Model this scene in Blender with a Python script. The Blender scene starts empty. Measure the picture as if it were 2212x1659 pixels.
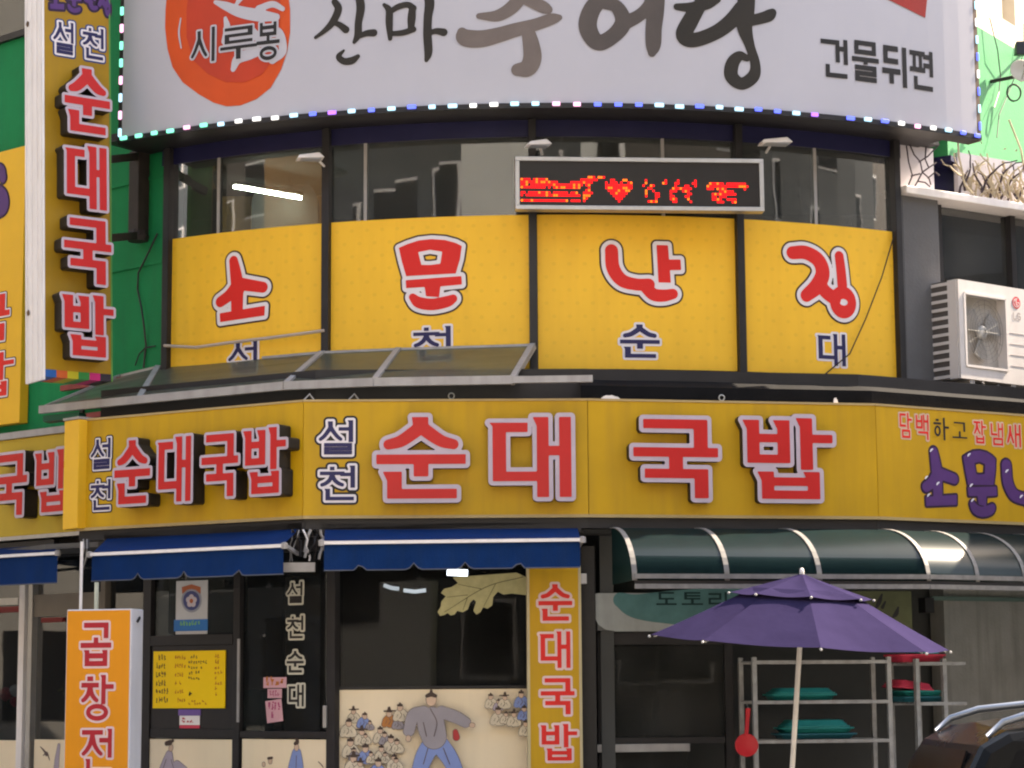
import bpy, math, random
import numpy as np
from mathutils import Vector, Matrix
R_ = random.Random(7)
scn = bpy.context.scene
COL = scn.collection

# ------------------------------------------------------------------ camera
IW, IH, FOC = 2212.0, 1659.0, 4730.0          # picture units used for measuring, focal length in them
PITCH, ROLL = math.radians(7.8), math.radians(0.4)
CAM = np.array([0.0, -19.3, 1.6])
def _axes():
    c, s = math.cos(ROLL), math.sin(ROLL)
    cp, sp = math.cos(PITCH), math.sin(PITCH)
    rot = lambda a, f, b: np.array([a, f*cp - b*sp, f*sp + b*cp])
    return rot(c, 0, -s), rot(0, 1, 0), rot(s, 0, c)
RIGHT, FWD, UP = _axes()
cam = bpy.data.cameras.new('camera')
cam.sensor_width = 36.0
cam.lens = 36.0*FOC/IW
cam.clip_start, cam.clip_end = 0.1, 500
camo = bpy.data.objects.new('camera', cam); COL.objects.link(camo)
camo.matrix_world = Matrix(((RIGHT[0], UP[0], -FWD[0], CAM[0]), (RIGHT[1], UP[1], -FWD[1], CAM[1]),
                            (RIGHT[2], UP[2], -FWD[2], CAM[2]), (0, 0, 0, 1)))
scn.camera = camo

# ------------------------------------------------------------------ sky, sun, exposure
SUN_AZ, SUN_EL = math.radians(60.0), math.radians(45.0)      # azimuth from +Y towards +X
wd = bpy.data.worlds.new('World'); scn.world = wd; wd.use_nodes = True
wn = wd.node_tree.nodes; wl = wd.node_tree.links
sky = wn.new('ShaderNodeTexSky'); sky.sky_type = 'NISHITA'; sky.sun_disc = False
sky.sun_elevation = SUN_EL; sky.sun_rotation = SUN_AZ; sky.air_density = 1.2; sky.dust_density = 1.5
wl.new(sky.outputs[0], wn['Background'].inputs[0]); wn['Background'].inputs[1].default_value = 0.15
sl = bpy.data.lights.new('sun', 'SUN'); sl.energy = 4.8; sl.angle = math.radians(0.5); sl.color = (1.0, 0.94, 0.85)
so = bpy.data.objects.new('sun', sl); COL.objects.link(so)
sd = Vector((math.sin(SUN_AZ)*math.cos(SUN_EL), math.cos(SUN_AZ)*math.cos(SUN_EL), math.sin(SUN_EL)))
so.rotation_euler = sd.to_track_quat('Z', 'Y').to_euler()
so.location = (20, 10, 30)
scn.view_settings.view_transform = 'Standard'; scn.view_settings.look = 'None'
scn.view_settings.gamma = 1.0; scn.view_settings.exposure = 2.2
scn.view_settings.use_white_balance = True; scn.view_settings.white_balance_temperature = 7900; scn.view_settings.white_balance_tint = 12
scn.cycles.filter_width = 2.1
scn.cycles.max_bounces = 8
scn.cycles.transparent_max_bounces = 12

# ------------------------------------------------------------------ measuring: rays and surfaces
def ray(px, py):
    d = RIGHT*(px - IW/2) + UP*(-(py - IH/2)) + FWD*FOC
    return d/np.linalg.norm(d)
def at(px, py, Y):
    d = ray(px, py); t = (Y - CAM[1])/d[1]; return CAM + t*d
class Plane:
    """upright plane; u runs left to right in the picture, v is height, w stands out towards the street"""
    def __init__(s, A, B, off=0.0):
        A, B = np.array(A, float), np.array(B, float)
        s.L = float(np.linalg.norm(B - A)); s.d = (B - A)/s.L
        s.n = np.array([s.d[1], -s.d[0]]); s.A = A + s.n*off; s.B = B + s.n*off; s.curved = False
    def uv(s, px, py):
        d = ray(px, py); t = np.dot(s.A - CAM[:2], s.n)/np.dot(d[:2], s.n)
        P = CAM + t*d
        return float(np.dot(P[:2] - s.A, s.d)), float(P[2])
    def P(s, u, v, w=0.0):
        p = s.A + s.d*u + s.n*w; return (p[0], p[1], v)
    def off(s, k): return Plane(s.A, s.B, k)
class Cyl:
    def __init__(s, O, R): s.O = np.array(O, float); s.R = R; s.curved = True
    def uv(s, px, py):
        d = ray(px, py); o = CAM[:2] - s.O; dd = d[:2]
        a = dd@dd; b = 2*o@dd; c = o@o - s.R**2
        t = (-b - math.sqrt(max(b*b - 4*a*c, 0)))/(2*a)
        P = CAM + t*d; q = P[:2] - s.O
        return s.R*math.atan2(q[0], -q[1]), float(P[2])
    def P(s, u, v, w=0.0):
        th = u/s.R; r = s.R + w
        return (s.O[0] + r*math.sin(th), s.O[1] - r*math.cos(th), v)
    def off(s, k): return Cyl(s.O, s.R + k)

# ------------------------------------------------------------------ materials
MATS = {}
def mat(name, col, rough=0.6, metal=0.0, var=0.12, scale=3.0, streak=0.0, bump=0.0, bscale=40.0, spec=0.28, emit=None, estr=0.0, dirt=(0.10, 0.09, 0.08)):
    if name in MATS: return MATS[name]
    m = bpy.data.materials.new(name); m.use_nodes = True; MATS[name] = m
    nt = m.node_tree; N = nt.nodes; L = nt.links; b = N['Principled BSDF']
    b.inputs['Roughness'].default_value = rough; b.inputs['Metallic'].default_value = metal
    b.inputs['Specular IOR Level'].default_value = spec
    if emit:
        b.inputs['Base Color'].default_value = (*col, 1)
        b.inputs['Emission Color'].default_value = (*emit, 1); b.inputs['Emission Strength'].default_value = estr
        return m
    tc = N.new('ShaderNodeTexCoord')
    nz = N.new('ShaderNodeTexNoise'); nz.inputs['Scale'].default_value = scale; nz.inputs['Detail'].default_value = 6; nz.inputs['Roughness'].default_value = 0.6
    L.new(tc.outputs['Object'], nz.inputs['Vector'])
    rp = N.new('ShaderNodeValToRGB'); rp.color_ramp.elements[0].position = 0.3; rp.color_ramp.elements[1].position = 0.7
    rp.color_ramp.elements[0].color = (*[c*(1 - var) for c in col], 1); rp.color_ramp.elements[1].color = (*[min(1, c*(1 + var*0.6)) for c in col], 1)
    L.new(nz.outputs[0], rp.inputs[0]); out = rp.outputs[0]
    if streak > 0:
        mp = N.new('ShaderNodeMapping'); mp.inputs['Scale'].default_value = (5.5, 5.5, 0.45)
        L.new(tc.outputs['Object'], mp.inputs[0])
        n2 = N.new('ShaderNodeTexNoise'); n2.inputs['Scale'].default_value = 1.6; n2.inputs['Detail'].default_value = 7
        L.new(mp.outputs[0], n2.inputs['Vector'])
        r2 = N.new('ShaderNodeValToRGB'); r2.color_ramp.elements[0].position = 0.44; r2.color_ramp.elements[1].position = 0.74
        r2.color_ramp.elements[0].color = (0, 0, 0, 1); r2.color_ramp.elements[1].color = (streak, streak, streak, 1)
        L.new(n2.outputs[0], r2.inputs[0])
        mx = N.new('ShaderNodeMix'); mx.data_type = 'RGBA'; L.new(r2.outputs[0], mx.inputs['Factor'])
        L.new(out, mx.inputs['A']); mx.inputs['B'].default_value = (*dirt, 1); out = mx.outputs['Result']
    L.new(out, b.inputs['Base Color'])
    rr = N.new('ShaderNodeMapRange'); rr.inputs['To Min'].default_value = max(0.03, rough - 0.08); rr.inputs['To Max'].default_value = min(1, rough + 0.1)
    L.new(nz.outputs[0], rr.inputs['Value']); L.new(rr.outputs[0], b.inputs['Roughness'])
    if bump > 0:
        n3 = N.new('ShaderNodeTexNoise'); n3.inputs['Scale'].default_value = bscale; n3.inputs['Detail'].default_value = 4
        L.new(tc.outputs['Object'], n3.inputs['Vector'])
        bp = N.new('ShaderNodeBump'); bp.inputs['Strength'].default_value = bump; bp.inputs['Distance'].default_value = 0.02
        L.new(n3.outputs[0], bp.inputs['Height']); L.new(bp.outputs[0], b.inputs['Normal'])
    return m
def glass(name, tint, refl=1.0, rough=0.015, base=0.03, wob=0.0, dust_haze=0.0):
    if name in MATS: return MATS[name]
    m = bpy.data.materials.new(name); m.use_nodes = True; MATS[name] = m
    nt = m.node_tree; N = nt.nodes; L = nt.links; N.remove(N['Principled BSDF'])
    tr = N.new('ShaderNodeBsdfTransparent'); tr.inputs[0].default_value = (*tint, 1)
    gl = N.new('ShaderNodeBsdfGlossy'); gl.inputs['Roughness'].default_value = rough; gl.inputs[0].default_value = (0.95, 0.97, 1, 1)
    fr = N.new('ShaderNodeFresnel'); fr.inputs[0].default_value = 1.5
    ma = N.new('ShaderNodeMath'); ma.operation = 'MULTIPLY_ADD'; ma.inputs[1].default_value = refl; ma.inputs[2].default_value = base
    L.new(fr.outputs[0], ma.inputs[0])
    mx = N.new('ShaderNodeMixShader'); L.new(ma.outputs[0], mx.inputs[0]); L.new(tr.outputs[0], mx.inputs[1]); L.new(gl.outputs[0], mx.inputs[2])
    if wob > 0:
        tc = N.new('ShaderNodeTexCoord'); nz = N.new('ShaderNodeTexNoise'); nz.inputs['Scale'].default_value = 1.3
        L.new(tc.outputs['Object'], nz.inputs['Vector'])
        bp = N.new('ShaderNodeBump'); bp.inputs['Strength'].default_value = wob; bp.inputs['Distance'].default_value = 0.05
        L.new(nz.outputs[0], bp.inputs['Height']); L.new(bp.outputs[0], gl.inputs['Normal'])
    out = mx.outputs[0]
    if dust_haze > 0:  # dusty veil mixed in to paint haze and lift the dark glass
        tc2 = N.new('ShaderNodeTexCoord'); nd = N.new('ShaderNodeTexNoise'); nd.inputs['Scale'].default_value = 1.7; nd.inputs['Detail'].default_value = 7; L.new(tc2.outputs['Object'], nd.inputs['Vector'])
        mr_ = N.new('ShaderNodeMapRange'); mr_.inputs['From Min'].default_value = 0.3; mr_.inputs['From Max'].default_value = 0.75; mr_.inputs['To Min'].default_value = dust_haze*0.5; mr_.inputs['To Max'].default_value = dust_haze*1.5; L.new(nd.outputs[0], mr_.inputs['Value'])
        df = N.new('ShaderNodeBsdfDiffuse'); df.inputs[0].default_value = (0.5, 0.49, 0.46, 1)
        m3 = N.new('ShaderNodeMixShader'); L.new(mr_.outputs[0], m3.inputs[0]); L.new(out, m3.inputs[1]); L.new(df.outputs[0], m3.inputs[2]); out = m3.outputs[0]
    L.new(out, N['Material Output'].inputs[0]); return m
def sheet(name, col, trans, rough=0.25, refl=0.8, base=0.04, opac=0.45):
    """tinted plastic sheet: part see-through, part diffuse, some gloss"""
    if name in MATS: return MATS[name]
    m = bpy.data.materials.new(name); m.use_nodes = True; MATS[name] = m
    nt = m.node_tree; N = nt.nodes; L = nt.links; N.remove(N['Principled BSDF'])
    tr = N.new('ShaderNodeBsdfTransparent'); tr.inputs[0].default_value = (*trans, 1)
    tc = N.new('ShaderNodeTexCoord'); nz = N.new('ShaderNodeTexNoise'); nz.inputs['Scale'].default_value = 5; nz.inputs['Detail'].default_value = 6
    L.new(tc.outputs['Object'], nz.inputs['Vector'])
    rp = N.new('ShaderNodeValToRGB'); rp.color_ramp.elements[0].color = (*[c*0.7 for c in col], 1); rp.color_ramp.elements[1].color = (*[c*1.25 for c in col], 1)
    L.new(nz.outputs[0], rp.inputs[0])
    df = N.new('ShaderNodeBsdfDiffuse'); L.new(rp.outputs[0], df.inputs[0])
    gl = N.new('ShaderNodeBsdfGlossy'); gl.inputs['Roughness'].default_value = rough
    m1 = N.new('ShaderNodeMixShader'); m1.inputs[0].default_value = opac; L.new(tr.outputs[0], m1.inputs[1]); L.new(df.outputs[0], m1.inputs[2])
    fr = N.new('ShaderNodeFresnel'); fr.inputs[0].default_value = 1.45
    ma = N.new('ShaderNodeMath'); ma.operation = 'MULTIPLY_ADD'; ma.inputs[1].default_value = refl; ma.inputs[2].default_value = base
    L.new(fr.outputs[0], ma.inputs[0])
    m2 = N.new('ShaderNodeMixShader'); L.new(ma.outputs[0], m2.inputs[0]); L.new(m1.outputs[0], m2.inputs[1]); L.new(gl.outputs[0], m2.inputs[2])
    L.new(m2.outputs[0], N['Material Output'].inputs[0]); return m

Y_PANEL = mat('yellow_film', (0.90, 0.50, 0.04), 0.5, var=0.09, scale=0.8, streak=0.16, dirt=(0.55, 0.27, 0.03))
def add_dots(m):
    """faint rows of round embossed spots pressed into the film"""
    nt = m.node_tree; N = nt.nodes; L = nt.links; b = N['Principled BSDF']
    src = b.inputs['Base Color'].links[0].from_socket
    tc = N.new('ShaderNodeTexCoord'); sp = N.new('ShaderNodeSeparateXYZ'); L.new(tc.outputs['Object'], sp.inputs[0])
    def M(op, a, bb=None):
        n = N.new('ShaderNodeMath'); n.operation = op
        for i, v in enumerate((a, bb)):
            if v is None: continue
            if isinstance(v, (int, float)): n.inputs[i].default_value = v
            else: L.new(v, n.inputs[i])
        return n.outputs[0]
    rowv = M('DIVIDE', sp.outputs[2], 0.125); row = M('FLOOR', rowv); par = M('MULTIPLY', M('MODULO', M('ABSOLUTE', row), 2.0), 0.5)
    cx = M('SUBTRACT', M('FRACT', M('ADD', M('DIVIDE', sp.outputs[0], 0.145), M('ADD', par, 50.0))), 0.5)
    cz = M('SUBTRACT', M('FRACT', M('ADD', rowv, 50.0)), 0.5)
    d2 = M('ADD', M('MULTIPLY', cx, cx), M('MULTIPLY', cz, cz))
    k = M('MULTIPLY', M('LESS_THAN', d2, 0.020), 0.10)
    mx = N.new('ShaderNodeMix'); mx.data_type = 'RGBA'; L.new(k, mx.inputs['Factor']); L.new(src, mx.inputs['A']); mx.inputs['B'].default_value = (0.3, 0.16, 0.02, 1)
    L.new(mx.outputs['Result'], b.inputs['Base Color'])
add_dots(Y_PANEL)
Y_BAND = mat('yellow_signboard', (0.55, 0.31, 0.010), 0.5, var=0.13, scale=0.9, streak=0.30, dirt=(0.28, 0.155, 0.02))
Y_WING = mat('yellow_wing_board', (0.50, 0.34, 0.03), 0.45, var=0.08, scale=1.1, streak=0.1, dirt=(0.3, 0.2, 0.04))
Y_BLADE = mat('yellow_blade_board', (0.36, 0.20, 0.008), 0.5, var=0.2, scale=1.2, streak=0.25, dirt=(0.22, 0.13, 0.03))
Y_STRIP = mat('yellow_post', (0.78, 0.43, 0.03), 0.45, var=0.06)
ORANGE = mat('orange_signboard', (0.74, 0.27, 0.012), 0.45, var=0.07, scale=1.2, streak=0.08, dirt=(0.35, 0.13, 0.03))
REDF = mat('red_acrylic', (0.52, 0.016, 0.016), 0.38, var=0.08, scale=3)
REDP = mat('red_print', (0.70, 0.022, 0.018), 0.5, var=0.05)
TRIM = mat('white_acrylic', (0.47, 0.39, 0.455), 0.4, var=0.07, scale=4, streak=0.10, dirt=(0.3, 0.27, 0.27))
RETN = mat('dark_letter_return', (0.022, 0.018, 0.016), 0.5, var=0.3, scale=8)
NAVY = mat('navy_print', (0.022, 0.020, 0.085), 0.45, var=0.08)
WPRT = mat('white_print', (0.74, 0.68, 0.70), 0.5, var=0.05)
BRWN = mat('dark_brown_print', (0.055, 0.030, 0.018), 0.5, var=0.1)
BLKP = mat('black_print', (0.022, 0.019, 0.018), 0.55, var=0.1)
INK = mat('ink_print', (0.03, 0.024, 0.02), 0.55, var=0.15, scale=2)
BILL = mat('billboard_vinyl', (0.455, 0.438, 0.475), 0.5, var=0.05, scale=0.7, streak=0.07, dirt=(0.42, 0.40, 0.42))
PURP = mat('purple_print', (0.085, 0.03, 0.15), 0.4, var=0.12, scale=5)
PURPD = mat('dark_purple_print', (0.03, 0.012, 0.035), 0.45, var=0.1)
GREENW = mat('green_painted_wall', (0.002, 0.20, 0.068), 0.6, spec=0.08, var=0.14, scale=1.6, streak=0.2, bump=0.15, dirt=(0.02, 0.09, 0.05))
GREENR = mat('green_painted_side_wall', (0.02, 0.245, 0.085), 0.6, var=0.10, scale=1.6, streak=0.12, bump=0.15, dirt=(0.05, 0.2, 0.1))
CREAMW = mat('cream_wall', (0.62, 0.55, 0.45), 0.7, var=0.08, streak=0.12, bump=0.1)
GREYW = mat('grey_render', (0.11, 0.108, 0.112), 0.75, var=0.15, scale=2.5, streak=0.25, bump=0.25)
CONC = mat('concrete', (0.16, 0.155, 0.15), 0.8, var=0.2, scale=2, streak=0.35, bump=0.3)
DARK = mat('dark_metal', (0.022, 0.020, 0.021), 0.45, var=0.25, scale=4)
BLACKF = mat('black_roof_felt', (0.007, 0.007, 0.008), 0.75, var=0.35, scale=5, bump=0.15, spec=0.08)
NAVYB = mat('navy_fascia', (0.014, 0.014, 0.055), 0.4, var=0.15)
ALUM = mat('aluminium', (0.45, 0.44, 0.43), 0.38, metal=0.7, var=0.12, scale=6, streak=0.15)
GREYM = mat('grey_metal_rail', (0.36, 0.34, 0.33), 0.5, metal=0.2, var=0.15, scale=5, streak=0.25)
WHITEP = mat('white_paint', (0.80, 0.75, 0.73), 0.45, var=0.07, streak=0.18, dirt=(0.32, 0.28, 0.24))
INT = mat('dark_interior', (0.11, 0.105, 0.10), 0.85, var=0.25, scale=1)
INTB = mat('black_interior', (0.07, 0.07, 0.068), 0.85, var=0.2, scale=1)
TAN = mat('tan_board', (0.55, 0.32, 0.12), 0.7, var=0.15, scale=2)
BLIND = mat('pale_blind', (0.80, 0.74, 0.68), 0.8, var=0.1, streak=0.1)
BLUEF = mat('blue_awning_fabric', (0.004, 0.026, 0.105), 0.75, var=0.16, scale=4, streak=0.4, bump=0.2, bscale=120, dirt=(0.012, 0.032, 0.085), spec=0.04)
UMB = mat('purple_umbrella_fabric', (0.027, 0.0215, 0.056), 0.85, var=0.16, scale=2.2, bump=0.22, bscale=7, spec=0.0)
TEAL = mat('teal_plastic', (0.01, 0.22, 0.20), 0.4, var=0.1)
REDPL = mat('red_plastic', (0.55, 0.02, 0.03), 0.35, var=0.08)
PINKR = mat('pinkish_red_plastic', (0.60, 0.05, 0.09), 0.4, var=0.08)
RACK = mat('rack_steel', (0.34, 0.335, 0.325), 0.5, metal=0.3, var=0.25, scale=12, streak=0.3, dirt=(0.10, 0.06, 0.04))
PIPE = mat('brown_black_steel', (0.03, 0.022, 0.02), 0.6, var=0.35, scale=8)
CREAMP = mat('cream_print', (0.82, 0.68, 0.48), 0.5, var=0.05, scale=1.5, streak=0.05)
GLASS2 = glass('upper_glass', (0.62, 0.66, 0.66), refl=1.15, base=0.0, wob=0.015, dust_haze=0.04)
GLASS1 = glass('shop_glass', (0.50, 0.53, 0.55), refl=0.12, base=0.0, wob=0.012, dust_haze=0.016)
GLASSR = glass('wing_glass', (0.25, 0.28, 0.28), refl=0.14, base=0.0, wob=0.02, dust_haze=0.05)
POLY = sheet('polycarbonate_roof', (0.19, 0.185, 0.13), (0.66, 0.69, 0.56), 0.3, refl=0.35, base=0.02, opac=0.38)
POLYG = sheet('green_polycarbonate', (0.010, 0.028, 0.029), (0.09, 0.20, 0.19), 0.30, refl=0.045, base=0.0)

# ------------------------------------------------------------------ objects
def tag(o, label, cat, group=None, kind=None):
    if label: o['label'] = label
    if cat: o['category'] = cat
    if group: o['group'] = group
    if kind: o['kind'] = kind
    return o
def thing(name, label, cat, loc, group=None):
    o = bpy.data.objects.new(name, None); COL.objects.link(o)
    o.location = tuple(float(x) for x in loc); o.empty_display_size = 0.2
    o['_x'] = 0; del o['_x']
    return tag(o, label, cat, group)
def root_loc(o):
    while o.parent: o = o.parent
    return np.array(o.location)
class MB:
    def __init__(s): s.v = []; s.f = []; s.m = []
    def add(s, vs, fs, mi=0):
        k = len(s.v); s.v.extend([tuple(map(float, p)) for p in vs])
        for f in fs: s.f.append(tuple(i + k for i in f)); s.m.append(mi)
        return s
    def hexa(s, p, mi=0):                      # 8 corners: bottom 4 ccw, top 4 ccw
        return s.add(p, [(3, 2, 1, 0), (4, 5, 6, 7), (0, 1, 5, 4), (1, 2, 6, 5), (2, 3, 7, 6), (3, 0, 4, 7)], mi)
    def box(s, x0, x1, y0, y1, z0, z1, mi=0):
        return s.hexa([(x0, y0, z0), (x1, y0, z0), (x1, y1, z0), (x0, y1, z0), (x0, y0, z1), (x1, y0, z1), (x1, y1, z1), (x0, y1, z1)], mi)
    def slab(s, S, u0, u1, v0, v1, w0, w1, mi=0, n=None):
        n = n or (max(1, int(abs(u1 - u0)/0.2)) if S.curved else 1)
        us = [u0 + (u1 - u0)*i/n for i in range(n + 1)]
        vs = []
        for u in us: vs += [S.P(u, v0, w0), S.P(u, v0, w1), S.P(u, v1, w1), S.P(u, v1, w0)]
        fs = [(0, 3, 2, 1), (4*n, 4*n + 1, 4*n + 2, 4*n + 3)]
        for i in range(n):
            a = 4*i; b = a + 4
            for j in range(4): fs.append((a + j, a + (j + 1) % 4, b + (j + 1) % 4, b + j))
        return s.add(vs, fs, mi)
    def prism(s, pts, ext, mi=0):             # planar 3d loop + extrusion vector
        n = len(pts); e = np.array(ext, float); P = [np.array(p, float) for p in pts]
        return s.add(P + [p + e for p in P], [tuple(range(n))[::-1], tuple(range(n, 2*n))] + [(i, (i + 1) % n, n + (i + 1) % n, n + i) for i in range(n)], mi)
    def tube(s, pts, r, n=8, mi=0, cap=True):
        P = [np.array(p, float) for p in pts]; k = len(P); rs = r if hasattr(r, '__len__') else [r]*k
        vs = []; ref = None
        for i in range(k):
            t = P[min(i + 1, k - 1)] - P[max(i - 1, 0)]; t = t/(np.linalg.norm(t) + 1e-9)
            if ref is None:
                ref = np.array([0, 0, 1.0]) if abs(t[2]) < 0.9 else np.array([1.0, 0, 0])
            a = np.cross(t, ref); a /= np.linalg.norm(a) + 1e-9; b = np.cross(a, t); ref = b
            for j in range(n):
                q = 2*math.pi*j/n; vs.append(P[i] + rs[i]*(a*math.cos(q) + b*math.sin(q)))
        fs = [(i*n + j, i*n + (j + 1) % n, (i + 1)*n + (j + 1) % n, (i + 1)*n + j) for i in range(k - 1) for j in range(n)]
        if cap: fs += [tuple(range(n)), tuple(range((k - 1)*n, k*n))[::-1]]
        return s.add(vs, fs, mi)
    def bar(s, a, b, wx, wz, mi=0):           # square bar from a to b
        a, b = np.array(a, float), np.array(b, float); t = (b - a)/np.linalg.norm(b - a)
        ref = np.array([0, 0, 1.0]) if abs(t[2]) < 0.9 else np.array([0, 1.0, 0])
        x = np.cross(t, ref); x /= np.linalg.norm(x); z = np.cross(x, t); x = x*wx/2; z = z*wz/2
        return s.hexa([a - x - z, a + x - z, b + x - z, b - x - z, a - x + z, a + x + z, b + x + z, b - x + z], mi)
    def lathe(s, c, prof, n=20, mi=0, axis=(0, 0, 1), ref=(1, 0, 0)):
        ax = np.array(axis, float); ax /= np.linalg.norm(ax); a = np.array(ref, float); a -= ax*(a@ax); a /= np.linalg.norm(a); b = np.cross(ax, a); c = np.array(c, float)
        vs = [c + ax*h + r*(a*math.cos(2*math.pi*j/n) + b*math.sin(2*math.pi*j/n)) for r, h in prof for j in range(n)]
        k = len(prof)
        fs = [(i*n + j, i*n + (j + 1) % n, (i + 1)*n + (j + 1) % n, (i + 1)*n + j) for i in range(k - 1) for j in range(n)]
        fs += [tuple(range(n))[::-1], tuple(range((k - 1)*n, k*n))]
        return s.add(vs, fs, mi)
    def build(s, name, mats, parent=None, smooth=False, bevel=0.0):
        if not isinstance(mats, (list, tuple)): mats = [mats]
        o0 = root_loc(parent) if parent else np.zeros(3)
        me = bpy.data.meshes.new(name)
        me.from_pydata([tuple(np.array(p) - o0) for p in s.v], [], s.f)
        for m in mats: me.materials.append(m)
        me.polygons.foreach_set('material_index', s.m)
        if smooth: me.polygons.foreach_set('use_smooth', [True]*len(s.f))
        me.update()
        o = bpy.data.objects.new(name, me); COL.objects.link(o)
        if parent: o.parent = parent
        if bevel > 0:
            bv = o.modifiers.new('bevel', 'BEVEL'); bv.width = bevel; bv.segments = 2; bv.limit_method = 'ANGLE'; bv.angle_limit = math.radians(40)
        return o
def copy_tree(o, parent=None):
    c = o.copy(); COL.objects.link(c); c.parent = parent
    for ch in list(o.children): copy_tree(ch, c)
    return c
def quad_mb(pts): return MB().add(pts, [tuple(range(len(pts)))])

# ------------------------------------------------------------------ lettering: strokes -> distance field -> meshes
def catmull(pts):
    P = np.array(pts, float); out = []
    if len(P) == 2: ext = np.vstack([2*P[0] - P[1], P, 2*P[1] - P[0]])
    else: ext = np.vstack([2*P[0] - P[1], P, 2*P[-1] - P[-2]])
    for i in range(1, len(ext) - 2):
        p0, p1, p2, p3 = ext[i - 1:i + 3]
        L = np.linalg.norm((p2 - p1)[:2]); n = max(3, int(L/(0.22*max(1e-6, min(p1[2], p2[2])))))
        for k in range(min(n, 60)):
            t = k/min(n, 60)
            out.append(0.5*((2*p1) + (-p0 + p2)*t + (2*p0 - 5*p1 + 4*p2 - p3)*t*t + (-p0 + 3*p1 - 3*p2 + p3)*t**3))
    out.append(P[-1]); o = np.array(out); o[:, 2] = np.maximum(o[:, 2], 1e-4); return o
def poly_sdf(P, X, Y):
    P = np.array(P, float); d = np.full(X.shape, 1e9); ins = np.zeros(X.shape, bool)
    for i in range(len(P)):
        a = P[i]; b = P[(i + 1) % len(P)]; e = b - a; L2 = e@e
        if L2 < 1e-12: continue
        t = np.clip(((X - a[0])*e[0] + (Y - a[1])*e[1])/L2, 0, 1)
        d = np.minimum(d, (X - a[0] - t*e[0])**2 + (Y - a[1] - t*e[1])**2)
        c = (a[1] > Y) != (b[1] > Y)
        if abs(e[1]) > 1e-12: ins ^= c & (X < e[0]*(Y - a[1])/e[1] + a[0])
    d = np.sqrt(d); return np.where(ins, -d, d)
def prim_pts(p):
    if p[0] == 'c': return [(x + s*r, y + s*r) for x, y, r in p[1] for s in (-1, 1)]
    return p[1]
def field(prims, pad, cell):
    pts = np.array([q for p in prims for q in prim_pts(p)])
    x0, y0 = pts.min(0) - pad - 2*cell; x1, y1 = pts.max(0) + pad + 2*cell
    xs = np.arange(x0, x1 + cell, cell); ys = np.arange(y0, y1 + cell, cell)
    X, Y = np.meshgrid(xs, ys); F = np.full(X.shape, 1e9)
    for p in prims:
        if p[0] == 'p': F = np.minimum(F, poly_sdf(p[1], X, Y))
        elif p[0] == 'r': F = np.minimum(F, np.maximum(poly_sdf(p[1], X, Y), -poly_sdf(p[2], X, Y)))
        else:
            for x, y, r in catmull(p[1]): F = np.minimum(F, np.sqrt((X - x)**2 + (Y - y)**2) - r)
    return xs, ys, F
def fill(mb, fld, level, fn, w, w0=None, mi=0, mis=1, maxrun=400):
    """filled area of the field below level, mapped by fn(u, v, w); side walls down to w0"""
    xs, ys, F = fld; f = F - level; f = np.where(np.abs(f) < 1e-7, 1e-7, f); I = f < 0; ny, nx = f.shape
    full = I[:-1, :-1] & I[1:, :-1] & I[:-1, 1:] & I[1:, 1:]; anyc = (I[:-1, :-1] | I[1:, :-1] | I[:-1, 1:] | I[1:, 1:]) & ~full
    vs = []; fs = []; ms = []; cache = {}
    def V(x, y, ww):
        k = (round(x, 5), round(y, 5), ww)
        if k not in cache: cache[k] = len(vs); vs.append(fn(x, y, ww))
        return cache[k]
    for j in range(ny - 1):
        row = full[j]; i = 0
        if row.any():
            while i < nx - 1:
                if row[i]:
                    k = i
                    while k < nx - 1 and row[k] and k - i < maxrun: k += 1
                    fs.append((V(xs[i], ys[j], w), V(xs[k], ys[j], w), V(xs[k], ys[j + 1], w), V(xs[i], ys[j + 1], w))); ms.append(mi); i = k
                else: i += 1
        for i in np.nonzero(anyc[j])[0]:
            c = [(i, j), (i + 1, j), (i + 1, j + 1), (i, j + 1)]; poly = []; cross = []
            for q in range(4):
                (ia, ja), (ib, jb) = c[q], c[(q + 1) % 4]; a = f[ja, ia]; b = f[jb, ib]
                if a < 0: poly.append((xs[ia], ys[ja]))
                if (a < 0) != (b < 0):
                    t = a/(a - b); p = (xs[ia] + (xs[ib] - xs[ia])*t, ys[ja] + (ys[jb] - ys[ja])*t)
                    poly.append(p); cross.append((p, a < 0))
            if len(poly) >= 3:
                ids = []
                for p in poly:
                    k = V(p[0], p[1], w)
                    if not ids or (ids[-1] != k): ids.append(k)
                if ids[0] == ids[-1]: ids.pop()
                if len(ids) >= 3: fs.append(tuple(ids)); ms.append(mi)
            if w0 is not None and len(cross) >= 2:
                outs = [x for x in cross if x[1]]; n = len(cross)
                for q, (p, o) in enumerate(cross):
                    if o:
                        p2 = cross[(q + 1) % n][0]
                        a, b = V(*p, w), V(*p2, w); c2, d2 = V(*p2, w0), V(*p, w0)
                        if a != b: fs.append((b, a, d2, c2)); ms.append(mis)
    k = len(mb.v); mb.v.extend(vs); mb.f.extend(tuple(q + k for q in ff) for ff in fs); mb.m.extend(ms)
    return mb
def ell(cx, cy, rx, ry, n=40): return [(cx + rx*math.cos(2*math.pi*i/n), cy + ry*math.sin(2*math.pi*i/n)) for i in range(n)]

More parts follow.
